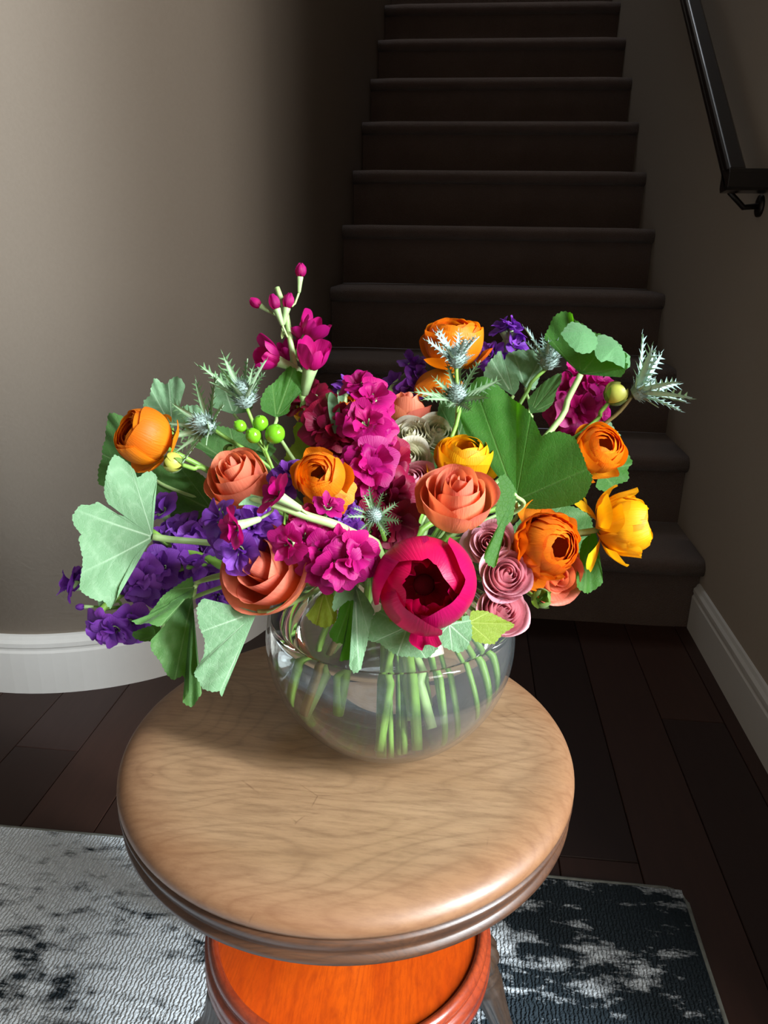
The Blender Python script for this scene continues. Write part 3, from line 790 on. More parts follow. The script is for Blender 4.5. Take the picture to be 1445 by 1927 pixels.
def stock(label, stem, florets, mat, buds=(), end=None, mouth=None, r=(.0026, .0034), smat='stem_pale', cut=True, group=None, leafs=(), cup=False):
    """stem: photo points from the tip down; florets: (u, v, D, radius px, direction)"""
    pts = [at(*p) for p in stem]
    ax = (pts[0]-pts[1]).normalized()
    e = empty('stock_stem', frame(pts[-1], ax)); tag(e, label, 'stock', group)
    I = MATS[e.name].inverted()
    full = pts+stem_path(pts[-1], ax, mouth, end)[2:]
    stem_child(e, full, r[0], r[1], smat, 22)
    if cut: pass
    dense = spline(pts, 24)
    for k, (u, v, D, rp, d, *mm) in enumerate(list(florets)):
        axf = dv(*d); s = px(rp*1.2, D); fl = at(u, v, D)-axf*s*.45
        fm = mm[0] if mm else mat
        fo = link('floret', CAL, e, I @ frame(fl, axf, k*1.1, s))
        for ms, a in floret_set(fm, (k+len(florets)) % 3, cup): link('petal', ms, fo, Matrix.Rotation(a, 4, 'Z'))
        b = fl-axf*s*.95
        q = min(dense, key=lambda p: (p-b).length+(.6*max(0, (p-b).dot(CU))))
        W = frame(fl, axf, k*1.1, s).inverted()
        MB().tube([W @ x for x in spline([b, b-axf*s*.5+(q-b)*.35, q], 6)], [.0010/s]*7, 6).build('pedicel', M[smat], fo, smooth=True)
    for k, (u, v, D, rp, d) in enumerate(buds):
        axf = dv(*d); s = px(rp*1.35, D); fl = at(u, v, D)-axf*s*.3
        fo = link('flower_bud', CAL, e, I @ frame(fl, axf, k, s*.9))
        for ms, a in bud_set(mat): link('petal', ms, fo, Matrix.Rotation(a, 4, 'Z') @ Matrix.Diagonal((1.15, 1.15, .9, 1)))
        b = fl-axf*s*.85
        q = min(dense, key=lambda p: (p-b).length+(.9*max(0, (p-b).dot(CU))))
        W = frame(fl, axf, k, s*.9).inverted()
        MB().tube([W @ x for x in spline([b, b-axf*s*.9+(q-b)*.3, q], 6)], [.0011/s]*7, 6).build('pedicel', M[smat], fo, smooth=True)
    for (a, b_, wd) in leafs:
        A, B_ = at(*a), at(*b_); sd_ = (B_-A).normalized().cross(CF).normalized()
        vs, fs = [], []
        for i in range(9):
            t = i/8; c = A.lerp(B_, t)+CU*(math.sin(PI*t)*.004); wv = px(wd, a[2])*math.sin(PI*min(1, .12+t*.86))**.7
            vs += [I @ (c-sd_*wv), I @ (c+CF*wv*.5), I @ (c+sd_*wv)]
        for i in range(8):
            for j in (0, 1): n0 = i*3+j; fs.append((n0, n0+1, n0+4, n0+3))
        link('leaf', mesh_from('leaf', vs, fs, M['leaf_pale'], True), e)
    return e

stock('tall magenta stock spire with sparse florets and buds rising above the bouquet',
      [(521, 541, .64), (538, 590, .64), (546, 640, .64), (558, 705, .64), (585, 790, .63)],
      [(584, 626, .635, 33, (.5, .7, .35)), (513, 676, .63, 34, (-.75, .25, .45)), (586, 682, .62, 40, (.25, .8, .45)), (545, 668, .65, 28, (-.2, .7, .5)), (572, 632, .645, 24, (-.2, .8, .4))], 'magenta',
      [(565, 520, .64, 19, (.1, .95, .2)), (489, 575, .635, 17, (-.85, .5, .2)), (520, 580, .63, 21, (-.3, .9, .3)), (540, 578, .635, 21, (.25, .95, .2))], end=(632, 1300, .62), mouth=(690, 1050, .62), r=(.0022, .0030), cup=True)
stock('magenta stock packed with ruffled florets down the middle of the bouquet',
      [(676, 720, .60), (690, 780, .60), (700, 850, .60), (705, 930, .60)],
      [(672, 722, .595, 30, (-.2, .7, .6)), (700, 745, .585, 36, (.2, .5, .8)), (712, 762, .59, 30, (.5, .4, .7)), (690, 795, .57, 38, (-.1, .3, .95)), (655, 792, .58, 28, (-.7, .2, .6)), (712, 800, .585, 34, (.5, .1, .8)),
       (672, 870, .565, 36, (-.4, .3, .85)), (702, 868, .56, 42, (.2, .2, .95)), (690, 900, .56, 38, (0, -.3, .95)), (725, 820, .59, 30, (.7, -.2, .6)),
       (738, 872, .59, 44, (.5, .2, .7), 'crimson'), (742, 930, .575, 46, (.5, -.1, .7), 'crimson'), (705, 935, .575, 42, (.1, -.3, .8), 'crimson'), (748, 985, .56, 44, (.4, -.4, .7), 'crimson'), (705, 990, .56, 42, (.0, -.2, .9), 'crimson')], 'magenta', end=(745, 1340, .61))
stock('crimson stock with dark red florets behind the round orange ranunculus',
      [(618, 740, .62), (632, 790, .62), (645, 850, .62), (660, 910, .62)],
      [(612, 800, .60, 44, (-.4, .3, .8)), (640, 808, .595, 38, (.2, .0, .9)), (600, 770, .625, 36, (-.4, .6, .5)), (635, 845, .60, 34, (.1, -.5, .8)), (585, 742, .655, 34, (-.2, .7, .5)), (660, 830, .61, 32, (.5, -.2, .7)), (560, 756, .66, 30, (-.5, .5, .5))], 'crimson', end=(770, 1350, .60), leafs=[((634, 815, .585), (622, 738, .60), 11)])
stock('magenta stock lying low across the front with a thick cut pale stem',
      [(470, 937, .475), (520, 950, .478), (580, 972, .485), (655, 1000, .50)],
      [(516, 930, .47, 36, (-.75, .45, .45)), (438, 992, .475, 34, (-.75, -.25, .5)), (540, 1026, .475, 34, (-.35, -.3, .85)), (572, 1010, .485, 30, (.1, .2, .9)), (608, 1040, .48, 36, (.0, .0, 1)), (640, 1068, .475, 42, (.1, -.4, .9)), (600, 1075, .485, 38, (-.2, -.5, .85)), (668, 1042, .475, 40, (.45, -.1, .85)), (636, 1020, .49, 34, (.2, .4, .85)), (690, 1052, .485, 32, (.7, -.1, .6)), (575, 985, .50, 32, (0, .3, .8), 'crimson'), (618, 950, .50, 26, (.3, .6, .6))], 'magenta', end=(575, 1320, .57), mouth=(715, 1060, .58), r=(.0026, .0036), leafs=[((502, 958, .475), (449, 950, .47), 9)])
stock('magenta stock behind the petiole of the top right leaf',
      [(1105, 690, .67), (1095, 740, .67), (1075, 800, .665)],
      [(1068, 735, .66, 34, (-.4, .5, .7)), (1112, 740, .655, 38, (.3, .3, .85)), (1128, 718, .66, 30, (.6, .5, .5)), (1090, 772, .65, 40, (.0, .0, .95)), (1062, 778, .66, 34, (-.5, -.1, .7)), (1128, 772, .66, 30, (.6, -.1, .6)), (1085, 705, .67, 30, (0, .7, .5)), (1075, 800, .66, 30, (-.2, -.4, .8))], 'magenta', end=(900, 1320, .64))
stock('purple stock with dense violet florets spreading at the lower left',
      [(285, 1000, .59), (330, 1030, .59), (390, 1050, .585), (450, 1070, .58)],
      [(300, 958, .60, 34, (-.4, .6, .6)), (352, 995, .60, 42, (-.2, .5, .8)), (320, 1030, .595, 40, (-.4, .1, .85)), (372, 1035, .59, 44, (.0, .2, .95)), (265, 1082, .565, 36, (.2, .2, .9)), (262, 1108, .565, 32, (.15, -.5, .8)), (300, 1068, .575, 36, (.1, .2, .9)), (300, 1105, .58, 36, (.0, -.4, .85)), (345, 1070, .59, 42, (.1, -.3, .9)), (390, 1075, .59, 40, (.2, -.4, .85)), (395, 1000, .60, 38, (.3, .4, .8)), (405, 1125, .60, 32, (-.1, -.4, .8))], 'purple', end=(545, 1290, .61), smat='stem')
stock('drooping purple stock tip under the large pale left leaf',
      [(182, 1158, .56), (210, 1130, .565), (260, 1100, .575), (330, 1070, .585)],
      [(190, 1180, .555, 32, (-.4, -.4, .8)), (214, 1190, .555, 34, (.0, -.6, .75)), (248, 1172, .56, 34, (.3, -.2, .85)), (132, 1100, .58, 30, (-.9, .2, .3), 'purple'), (150, 1088, .585, 26, (-.5, .5, .5))], 'purple', [(158, 1142, .57, 12, (-.95, .0, .2))], end=(560, 1280, .61), smat='stem', leafs=[((185, 1125, .57), (196, 1165, .56), 6), ((250, 1150, .565), (225, 1172, .565), 16)])
stock('purple stock florets behind the low magenta stock',
      [(410, 960, .50), (440, 985, .505), (490, 1010, .515), (560, 1040, .53)],
      [(410, 972, .495, 34, (-.6, .4, .6)), (470, 990, .50, 36, (.1, .3, .9)), (446, 1040, .49, 38, (-.1, -.4, .9)), (480, 1000, .505, 36, (.4, .2, .8)), (425, 1015, .50, 34, (-.5, -.1, .8)), (500, 975, .505, 28, (.3, .5, .7)), (545, 888, .545, 26, (.2, .5, .7)), (535, 905, .55, 28, (-.1, .2, .8))], 'purple', end=(590, 1310, .59), mouth=(640, 1060, .58), smat='stem')
stock('purple stock arching at the back beside the highest ranunculus',
      [(778, 690, .70), (760, 710, .70), (735, 735, .69), (720, 790, .68)],
      [(776, 680, .695, 26, (.0, .8, .5)), (785, 712, .69, 28, (.6, .2, .6)), (770, 735, .69, 26, (.3, -.5, .7)), (742, 722, .70, 26, (-.2, .5, .5)), (752, 740, .705, 24, (-.1, .0, .7))], 'purple', end=(800, 1310, .64))
stock('upright purple stock at the back beside the curled pale leaf',
      [(956, 640, .70), (950, 680, .70), (940, 740, .69)],
      [(945, 618, .70, 24, (-.4, .8, .3)), (968, 618, .70, 26, (.5, .75, .3)), (972, 650, .70, 24, (.6, .3, .5)), (922, 668, .70, 26, (-.5, .3, .6)), (935, 690, .70, 24, (-.3, .0, .7))], 'purple', end=(840, 1310, .65))
stock('single lilac stock tip between crimson and magenta stock',
      [(652, 728, .66), (648, 760, .66), (660, 810, .65)], [(655, 726, .66, 24, (.3, .7, .5)), (640, 735, .665, 18, (-.4, .6, .5))], 'purple', end=(760, 1310, .64), leafs=[((642, 765, .65), (640, 730, .655), 7)])
stock('shaded purple stock floret cluster beside the middle thistle',
      [(640, 960, .56), (665, 985, .56), (700, 1010, .565)], [(648, 970, .55, 28, (-.1, .4, .8)), (655, 990, .55, 26, (.1, -.2, .9)), (640, 945, .56, 26, (.2, .6, .6))], 'purple', end=(720, 1390, .61), smat='stem')

# ------------------------------------------------------------------ sea holly thistles
def bract_mesh(mat, var):
    key = ('bract', mat, var)
    if key in CACHE: return CACHE[key]
    rr = random.Random(3+var); V, F = [], []
    n = 10
    for i in range(n+1):
        t = i/n; wv = .075*math.sin(PI*min(1, .15+t*.85))**.8*(1-.3*t)
        z = .30*t-.10*t*t; V += [(t, -wv, z+.03), (t, 0, z), (t, wv, z+.03)]
    for i in range(n):
        for j in (0, 1): a = i*3+j; F.append((a, a+1, a+4, a+3))
    for t in (.28, .42, .55, .67, .78, .88):
        for sg in (-1, 1):
            wv = .075*math.sin(PI*min(1, .15+t*.85))**.8*(1-.3*t); z = .30*t-.10*t*t
            L = .16*(1.15-t*.6)*rr.uniform(.7, 1.2); a = len(V)
            V += [(t-.03, sg*wv*.8, z+.025), (t+.03, sg*wv*.8, z+.025), (t+L*.75, sg*(wv+L), z+.05)]
            F.append((a, a+1, a+2))
    a = len(V); V += [(1, -.008, .2), (1, .008, .2), (1.10, 0, .23)]; F.append((a, a+1, a+2))
    me = mesh_from('bract', V, F, M[mat], True)
    at_ = me.attributes.new('vein', 'FLOAT', 'POINT')
    for i in range(n+1): at_.data[i*3+1].value = 1.0
    CACHE[key] = me; return me
def cone_mesh():
    if 'cone' in CACHE: return CACHE['cone']
    mb = MB(); mb.lathe([(0, -.05), (.16, -.02), (.24, .12), (.25, .28), (.18, .46), (.08, .56), (0, .58)], 14)
    rr = random.Random(8)
    for i in range(110):
        t = (i+.5)/110; a = i*2.39996; z = .02+.54*t; r0 = .25*math.sin(PI*min(.97, .22+.75*t))**.7
        p = Vector((r0*.9*math.cos(a), r0*.9*math.sin(a), z)); d = Vector((math.cos(a), math.sin(a), .25+1.6*t)).normalized()
        sd_ = Vector((-math.sin(a), math.cos(a), 0)); L = rr.uniform(.12, .24); n = len(mb.v); up = d.cross(sd_)
        mb.v += [tuple(p+sd_*.016), tuple(p-sd_*.008+up*.014), tuple(p-sd_*.008-up*.014), tuple(p+d*L)]
        mb.f += [(n, n+1, n+3), (n+1, n+2, n+3), (n+2, n, n+3)]
    CACHE['cone'] = mb.mesh('cone', M['thistle_cone'], False); return CACHE['cone']
def thistle(label, u, v, D, rpx, axis, mat='thistle', n=9, seed=0, end=None, spread=.35, smat='stem', stem=None, cone=1.0):
    ax = dv(*axis); s = px(rpx*1.28, D); loc = at(u, v, D)
    e = empty('sea_holly', frame(loc, ax, seed*.7, s)); tag(e, label, 'thistle')
    rr = random.Random(seed+70)
    link('cone', cone_mesh(), e, Matrix.Diagonal((cone*.8, cone*.8, cone*.8, 1)))
    for i in range(n):
        el = rr.uniform(-.1, .35)+spread; a = i*2*PI/n+rr.uniform(-.2, .2); L = rr.uniform(.72, 1.1)
        link('bract', bract_mesh(mat, i % 3), e, Matrix.Rotation(a, 4, 'Z') @ Matrix.Rotation(-el, 4, 'Y') @ Matrix.Rotation(rr.uniform(-.5, .5), 4, 'X') @ Matrix.Diagonal((L, L, L, 1)))
    for i in range(n):
        el = rr.uniform(-.3, .15)+spread; a = (i+.5)*2*PI/n; L = rr.uniform(.3, .5)
        link('bract', bract_mesh(mat, (i+1) % 3), e, Matrix.Rotation(a, 4, 'Z') @ Matrix.Rotation(-el, 4, 'Y') @ Matrix.Diagonal((L, L, L, 1)))
    pts = [loc]+[at(*p) for p in (stem or [])]
    base = stem_path(pts[-1], ax, None, end)
    stem_child(e, pts+base[(2 if stem else 1):], .0015, .0019, smat)
thistle('green sea holly with tall upright spiny bracts above the green berries', 462, 762, .60, 80, (-.1, .75, .5), 'thistle_green', 11, 1, spread=.65, end=(600, 1300, .61))
thistle('dark sea holly pointing left beside the left orange ranunculus', 398, 806, .585, 72, (-.55, .25, .7), 'thistle_green', 10, 2, spread=.25, end=(560, 1290, .61))
thistle('silvery sea holly in front of the highest orange ranunculus', 858, 688, .60, 64, (.05, .8, .5), 'thistle', 11, 3, spread=.55, end=(820, 1320, .62), stem=[(860, 740, .605), (858, 800, .61)])
thistle('second sea holly lower on the same side, above the yellow ranunculus', 862, 756, .605, 66, (-.15, .6, .7), 'thistle_green', 10, 4, spread=.3, end=(812, 1320, .62))
thistle('pale sea holly half hidden behind the top right leaf', 1030, 692, .655, 64, (.05, .85, .45), 'thistle', 11, 5, spread=.6, end=(880, 1320, .64), stem=[(1000, 720, .655), (978, 760, .65)])
thistle('silvery sea holly jutting out at the far right on a bare tan stem', 1192, 742, .62, 84, (.82, .42, .3), 'thistle', 11, 6, spread=.45, smat='stem_brown', end=(920, 1330, .63), stem=[(1165, 775, .625), (1130, 805, .63), (1080, 860, .63)], cone=.8)
thistle('small sea holly in the shaded gap left of the peony', 708, 975, .52, 50, (-.2, .35, .85), 'thistle_green', 10, 7, spread=.25, end=(735, 1380, .60))

# ------------------------------------------------------------------ leaves
def leaf(label, base, D, outline, mat, normal=(0, .3, .95), bend=0.0, wave=.05, veins=(.1, .3, .5, .7, .9), scallop=2.6, petiole=None, end=None, per=9.0, fold=0.0, fold_dir=(1, 0), curl=0.0, name='geranium_leaf', pr=(.0014, .0018), seed=0, to_bowl=True, pmat='stem_pale', lobes=()):
    """blade traced from the photo, laid on its own tilted plane at D metres and bent out of it"""
    nrm = dv(*normal); P0 = at(base[0], base[1], D)
    def on(u, v):
        d = CF+CR*((u-IW/2)/FPX)-CU*((v-IH/2)/FPX)
        k = (P0-CO).dot(nrm)/d.dot(nrm)
        k = max(D*.86, min(D*1.14, k))
        return CO+d*k
    pts = [Vector((p[0], p[1])) for p in outline]
    n = len(pts); seg = [(pts[(i+1) % n]-pts[i]).length for i in range(n)]; tot = sum(seg)
    NO = max(72, min(240, int(tot/2.2))); NR = 22
    dense = []
    for i in range(NO):
        s = tot*i/NO; k = 0
        while s > seg[k]: s -= seg[k]; k += 1
        t = s/seg[k]; a, b, c, d = pts[k-1], pts[k], pts[(k+1) % n], pts[(k+2) % n]
        cr = .5*((2*b)+(c-a)*t+(2*a-5*b+4*c-d)*t*t+(3*b-a-3*c+d)*t**3)
        dense.append(cr.lerp(b.lerp(c, t), .5))
    B2 = Vector(base); rr = random.Random(seed+len(outline))
    out = []
    for i, p in enumerate(dense):
        o = (p-B2); L = o.length
        if L > 12: p = p+o.normalized()*(scallop*(abs(math.sin(PI*i*tot/NO/per))-.5)+rr.uniform(-.35, .35))
        out.append(p)
    R = max((p-B2).length for p in out)
    V, VE, F = [], [], []
    V.append(P0); VE.append(1.0)
    ph = rr.uniform(0, 6)
    for j in range(1, NR+1):
        t = (j/NR)**.9
        for i, p in enumerate(out):
            q = B2+(p-B2)*t; w_ = on(q.x, q.y)
            s = (q-B2).length/R; a = i/NO
            ve = 0.0
            for qv in veins:
                da = abs(a-qv); arc = da*tot*t
                ve = max(ve, math.exp(-(arc/(1.7-.7*t))**2)*(1-.35*t))
                for t0 in (.30, .52, .74):
                    if da < .5/len(veins): ve = max(ve, .17*math.exp(-((t-t0-da*2.4)/.028)**2))
            h = bend*s*s+wave*s*s*math.sin(2*PI*a*3.1+ph)*.5+wave*s**3*.35*math.sin(2*PI*a*9+ph*2)-.004*ve*s
            if fold:
                fd = ((q-B2).x*fold_dir[0]+(q-B2).y*fold_dir[1])/R
                h += fold*abs(fd)
            if curl: h += curl*max(0.0, -(q-B2).x/R)
            V.append(w_+nrm*(h*px(R, D))); VE.append(ve)
    for i in range(NO): F.append((0, 1+i, 1+(i+1) % NO))
    for j in range(NR-1):
        for i in range(NO):
            a = 1+j*NO+i; b = 1+j*NO+(i+1) % NO; F.append((a, a+NO, b+NO, b))
    e = empty(name, Matrix.Translation(P0)); tag(e, label, 'leaf')
    me = mesh_from('blade', [v-P0 for v in V], F, M[mat], True)
    at_ = me.attributes.new('vein', 'FLOAT', 'POINT'); at_.data.foreach_set('value', VE)
    link('blade', me, e)
    for (lo, lD, ln, lm) in lobes:       # lobes of the blade that fold over and show the other face
        n2 = dv(*ln); c2 = sum((Vector(p) for p in lo), Vector((0, 0)))/len(lo); Q0 = at(c2.x, c2.y, lD)
        lv = [Q0-P0+n2*.0008]; rings = 5
        prj = lambda p: CO+(CF+CR*((p[0]-IW/2)/FPX)-CU*((p[1]-IH/2)/FPX))*((Q0-CO).dot(n2)/(CF+CR*((p[0]-IW/2)/FPX)-CU*((p[1]-IH/2)/FPX)).dot(n2))
        P3 = [Vector((p[0], p[1], 0)) for p in lo]; ring = [q.xy for q in spline(P3+[P3[0]], 48)][:-1]
        for j in range(1, rings+1):
            for i, p in enumerate(ring):
                q = c2.lerp(p+(p-c2).normalized()*(1.2*math.sin(i*2.1)), j/rings)
                lv.append(prj(q)-P0-n2*(.0035*(j/rings)**2))
        k = len(ring); lf = [(0, 1+i, 1+(i+1) % k) for i in range(k)]
        for j in range(rings-1):
            for i in range(k):
                a = 1+j*k+i; b = 1+j*k+(i+1) % k; lf.append((a, a+k, b+k, b))
        link('folded_lobe', mesh_from('folded_lobe', lv, lf, M[lm], True), e)
    pp = [P0]+[at(*p) for p in (petiole or [])]
    if to_bowl:
        m_ = stem_path(pp[-1], nrm, None, end)[2]
        pp = pp+[m_, m_.lerp(VC+Vector((.0, .02, .03)), .8)]
    if len(pp) > 1: stem_child(e, pp, pr[0], pr[1], pmat, 18, 'petiole')
    return e

leaf('large pale downy lobed leaf spread out at the far left', (287, 1010), .535,
     [(285, 986), (288, 946), (294, 913), (296, 898), (285, 888), (273, 891), (259, 901), (253, 887), (233, 868), (217, 861), (207, 880), (200, 907), (197, 931), (205, 951), (228, 963), (232, 972), (211, 964), (195, 953), (185, 945), (171, 952), (153, 954), (138, 975), (142, 993), (154, 1008), (150, 1017), (154, 1035), (158, 1057), (153, 1090), (152, 1112), (166, 1124), (187, 1133), (195, 1131), (208, 1146), (220, 1128), (226, 1104), (242, 1070), (255, 1046), (275, 1028), (286, 1016)],
     'leaf_pale', (.25, .25, .93), .10, .10, (.19, .36, .51, .66, .84), petiole=[(330, 1016, .54), (400, 1022, .55)], end=(560, 1300, .61), pr=(.0026, .0022))
leaf('pale downy leaf hanging by the left side of the bowl', (484, 1151), .505,
     [(461, 1186), (458, 1204), (446, 1235), (435, 1268), (424, 1297), (417, 1311), (413, 1300), (402, 1301), (382, 1295), (373, 1279), (366, 1268), (371, 1255), (384, 1233), (386, 1204), (376, 1180), (371, 1144), (384, 1126), (406, 1138), (428, 1149), (452, 1148)],
     'leaf_pale', (.12, .15, .95), -.06, .06, (.30, .47, .62, .8), petiole=[(520, 1146, .51), (580, 1120, .53)], end=(560, 1310, .59), fold=.10, fold_dir=(.8, -.5))
leaf('green leaf hanging lowest at the left with a curled tip over the stool', (362, 1122), .535,
     [(364, 1191), (368, 1246), (373, 1279), (379, 1304), (373, 1312), (361, 1330), (340, 1321), (351, 1304), (353, 1288), (342, 1273), (324, 1280), (311, 1264), (300, 1244), (284, 1222), (284, 1204), (306, 1184), (317, 1157), (329, 1138)],
     'leaf_dark', (.35, .25, .9), .10, .16, (.25, .5, .72), petiole=[(400, 1085, .55)], end=(555, 1300, .61))
leaf('dark green curled leaf above the hanging green one', (366, 1105), .525,
     [(362, 1124), (329, 1129), (311, 1151), (315, 1173), (295, 1188), (257, 1188), (273, 1173), (295, 1142), (315, 1118), (337, 1100), (362, 1086)],
     'leaf_dark', (-.1, .75, .65), .14, .14, (.3, .5, .75), petiole=[(395, 1090, .54)], end=(550, 1290, .61))
leaf('olive leaf edge under the drooping purple stock', (300, 1195), .55, [(300, 1175), (275, 1180), (250, 1190), (252, 1200), (268, 1207), (290, 1206), (306, 1205)], 'leaf_dark', (0, .4, .9), 0, .05, (.5,), petiole=[(350, 1130, .55)], end=(560, 1290, .62))
leaf('pale lobed leaf standing up behind the left orange ranunculus', (324, 806), .63,
     [(300, 790), (280, 780), (272, 769), (273, 755), (286, 746), (288, 728), (295, 715), (307, 722), (316, 725), (325, 716), (334, 713), (346, 719), (350, 730), (344, 744), (334, 763), (327, 784)],
     'leaf_pale', (-.05, .2, .95), .10, .10, (.3, .5, .7), petiole=[(345, 860, .62)], end=(560, 1290, .62), pmat='stem')
leaf('pale leaf patch right of the standing lobed leaf, behind the dark sea holly', (370, 820), .64, [(330, 800), (335, 770), (352, 762), (375, 765), (385, 780), (392, 800), (390, 815)], 'leaf_pale', (.1, .3, .9), 0, .08, (.3, .6), end=(580, 1290, .62))
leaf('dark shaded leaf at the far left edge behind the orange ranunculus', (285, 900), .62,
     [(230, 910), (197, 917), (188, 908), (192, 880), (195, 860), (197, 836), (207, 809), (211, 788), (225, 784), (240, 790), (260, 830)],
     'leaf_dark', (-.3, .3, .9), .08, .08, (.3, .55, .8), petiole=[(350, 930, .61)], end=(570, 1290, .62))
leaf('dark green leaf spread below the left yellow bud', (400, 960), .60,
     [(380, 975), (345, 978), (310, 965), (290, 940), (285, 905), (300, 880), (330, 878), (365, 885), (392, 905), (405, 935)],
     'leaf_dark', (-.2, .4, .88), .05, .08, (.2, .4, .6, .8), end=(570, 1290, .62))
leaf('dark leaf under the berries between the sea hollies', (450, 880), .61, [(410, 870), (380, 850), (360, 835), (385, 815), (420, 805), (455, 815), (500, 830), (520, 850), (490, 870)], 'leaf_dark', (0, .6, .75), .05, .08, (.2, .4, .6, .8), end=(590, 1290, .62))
leaf('rounded green leaf lit from behind beside the tall stock', (520, 786), .62,
     [(495, 776), (490, 757), (500, 737), (513, 727), (529, 710), (542, 698), (557, 704), (573, 712), (579, 724), (571, 737), (551, 750), (546, 765), (540, 780)],
     'leaf_green', (.15, .35, .9), .12, .08, (.22, .42, .6, .75), petiole=[(530, 830, .61)], end=(620, 1290, .62), fold=.12, fold_dir=(.75, .6))
leaf('pale leaf behind the green sea holly', (440, 780), .66, [(402, 768), (400, 735), (410, 710), (428, 701), (448, 712), (462, 708), (480, 728), (478, 755), (468, 775)], 'leaf_pale', (0, .2, .95), .05, .08, (.25, .5, .75), end=(600, 1290, .63))
leaf('yellowish green leaf behind the crimson stock and middle ranunculus', (578, 872), .615, [(548, 878), (535, 866), (543, 846), (556, 832), (552, 810), (564, 788), (588, 769), (610, 757), (634, 780), (645, 820), (632, 850), (606, 868)], 'leaf_olive', (-.1, .5, .8), .05, .10, (.2, .42, .62, .82), end=(640, 1300, .63))
leaf('curled downy leaf draped over the front of the bowl', (668, 1100), .50,
     [(679, 1111), (704, 1149), (698, 1168), (690, 1213), (677, 1258), (664, 1267), (655, 1252), (664, 1238), (671, 1213), (675, 1167), (673, 1134), (655, 1130), (630, 1150), (625, 1142), (634, 1112)],
     'leaf_pale', (.25, .2, .93), .04, .05, (.2, .36), petiole=[(680, 1075, .53)], end=(700, 1380, .58))
leaf('bright green fold of the draped leaf hanging inside its curl', (662, 1125), .503,
     [(673, 1134), (675, 1167), (671, 1213), (664, 1238), (642, 1244), (650, 1213), (631, 1209), (619, 1192), (634, 1167), (640, 1140), (650, 1130)],
     'leaf_green', (-.35, .2, .9), .05, .08, (.35, .6), petiole=[(680, 1085, .53)], end=(705, 1370, .58))
leaf('olive rounded leaf on the rim left of the draped leaf', (610, 1112), .515, [(625, 1118), (634, 1150), (632, 1170), (614, 1183), (591, 1174), (576, 1158), (588, 1146), (598, 1124)], 'leaf_olive', (-.1, .35, .9), .05, .08, (.3, .5, .7), petiole=[(640, 1085, .54)], end=(640, 1310, .60))
leaf('grey green downy leaf under the left half of the peony', (766, 1180), .505,
     [(786, 1188), (813, 1202), (824, 1206), (824, 1220), (804, 1238), (773, 1236), (751, 1235), (731, 1224), (715, 1211), (693, 1204), (696, 1175), (706, 1155), (722, 1148), (746, 1160)],
     'leaf_pale', (.0, .35, .9), .03, .05, (.1, .25, .4, .55, .75), petiole=[(765, 1130, .53)], end=(730, 1390, .60))
leaf('grey green downy leaf under the right half of the peony', (846, 1175), .507,
     [(862, 1165), (880, 1158), (887, 1175), (887, 1200), (877, 1222), (862, 1228), (844, 1222), (830, 1214), (826, 1195), (832, 1180)],
     'leaf_pale', (.05, .35, .9), .03, .05, (.15, .35, .55, .75), petiole=[(835, 1130, .53)], end=(800, 1380, .60))
leaf('olive green pointed leaf on the right rim below the pink spray roses', (882, 1172), .512,
     [(886, 1151), (915, 1150), (941, 1161), (968, 1177), (946, 1193), (930, 1211), (910, 1211), (893, 1206), (884, 1191)],
     'leaf_olive', (.15, .4, .88), -.02, .06, (.36, .15, .6), petiole=[(862, 1140, .53)], end=(840, 1370, .60))
leaf('largest deep green leaf with two lobes at the right of the bouquet', (971, 942), .575,
     [(962, 900), (938, 882), (908, 852), (890, 826), (882, 797), (879, 777), (884, 755), (891, 735), (904, 719), (921, 715), (944, 731), (963, 749), (993, 772), (1008, 797), (1020, 822), (1034, 815), (1053, 812), (1077, 819), (1087, 838), (1096, 858), (1102, 880), (1112, 893), (1112, 907), (1102, 935), (1079, 950), (1042, 957), (1005, 958), (980, 952)],
     'leaf_green', (-.55, .32, .75), -.02, .10, (.28, .45, .68, .85), end=(900, 1340, .62), curl=.40, petiole=[(960, 985, .59)])
leaf('narrow folded pale green leaf edge hanging beside the half open coral rose', (968, 930), .535,
     [(972, 924), (969, 946), (964, 977), (944, 999), (937, 1038), (929, 1068), (915, 1063), (908, 1051), (920, 1022), (936, 995), (932, 960), (940, 930), (938, 900), (952, 893)],
     'leaf_green', (.25, .2, .9), .03, .06, (.25, .5), petiole=[(975, 960, .56)], end=(880, 1340, .61))
leaf('bright lime leaf with curled rim at the top right', (1093, 704), .60,
     [(1075, 688), (1053, 666), (1027, 643), (1028, 631), (1034, 613), (1042, 600), (1060, 586), (1077, 593), (1082, 606), (1100, 615), (1119, 629), (1133, 631), (1146, 636), (1165, 649), (1168, 660), (1180, 668), (1178, 684), (1183, 693), (1168, 712), (1148, 706), (1131, 702), (1113, 704)],
     'leaf_green', (-.42, .52, .75), .05, .08, (.18, .38, .55, .72, .88), petiole=[(1070, 748, .605), (1037, 810, .61)], end=(905, 1330, .63), pr=(.0024, .0024),
     lobes=[([(1058, 622), (1068, 608), (1079, 599), (1100, 604), (1116, 615), (1126, 627), (1127, 643), (1114, 657), (1092, 657), (1074, 642)], .588, (.2, .6, .75), 'leaf_mid'),
            ([(1119, 646), (1124, 632), (1134, 623), (1152, 627), (1166, 637), (1175, 646), (1177, 656), (1190, 664), (1187, 687), (1168, 681), (1150, 672), (1132, 673)], .590, (.3, .6, .7), 'leaf_mid')])
leaf('dark leaf standing behind the lower sea holly stem', (862, 830), .64, [(835, 835), (822, 800), (826, 762), (845, 735), (872, 730), (895, 750), (902, 790), (892, 830)], 'leaf_dark', (0, .3, .9), .04, .06, (.25, .5, .75), end=(820, 1310, .64))
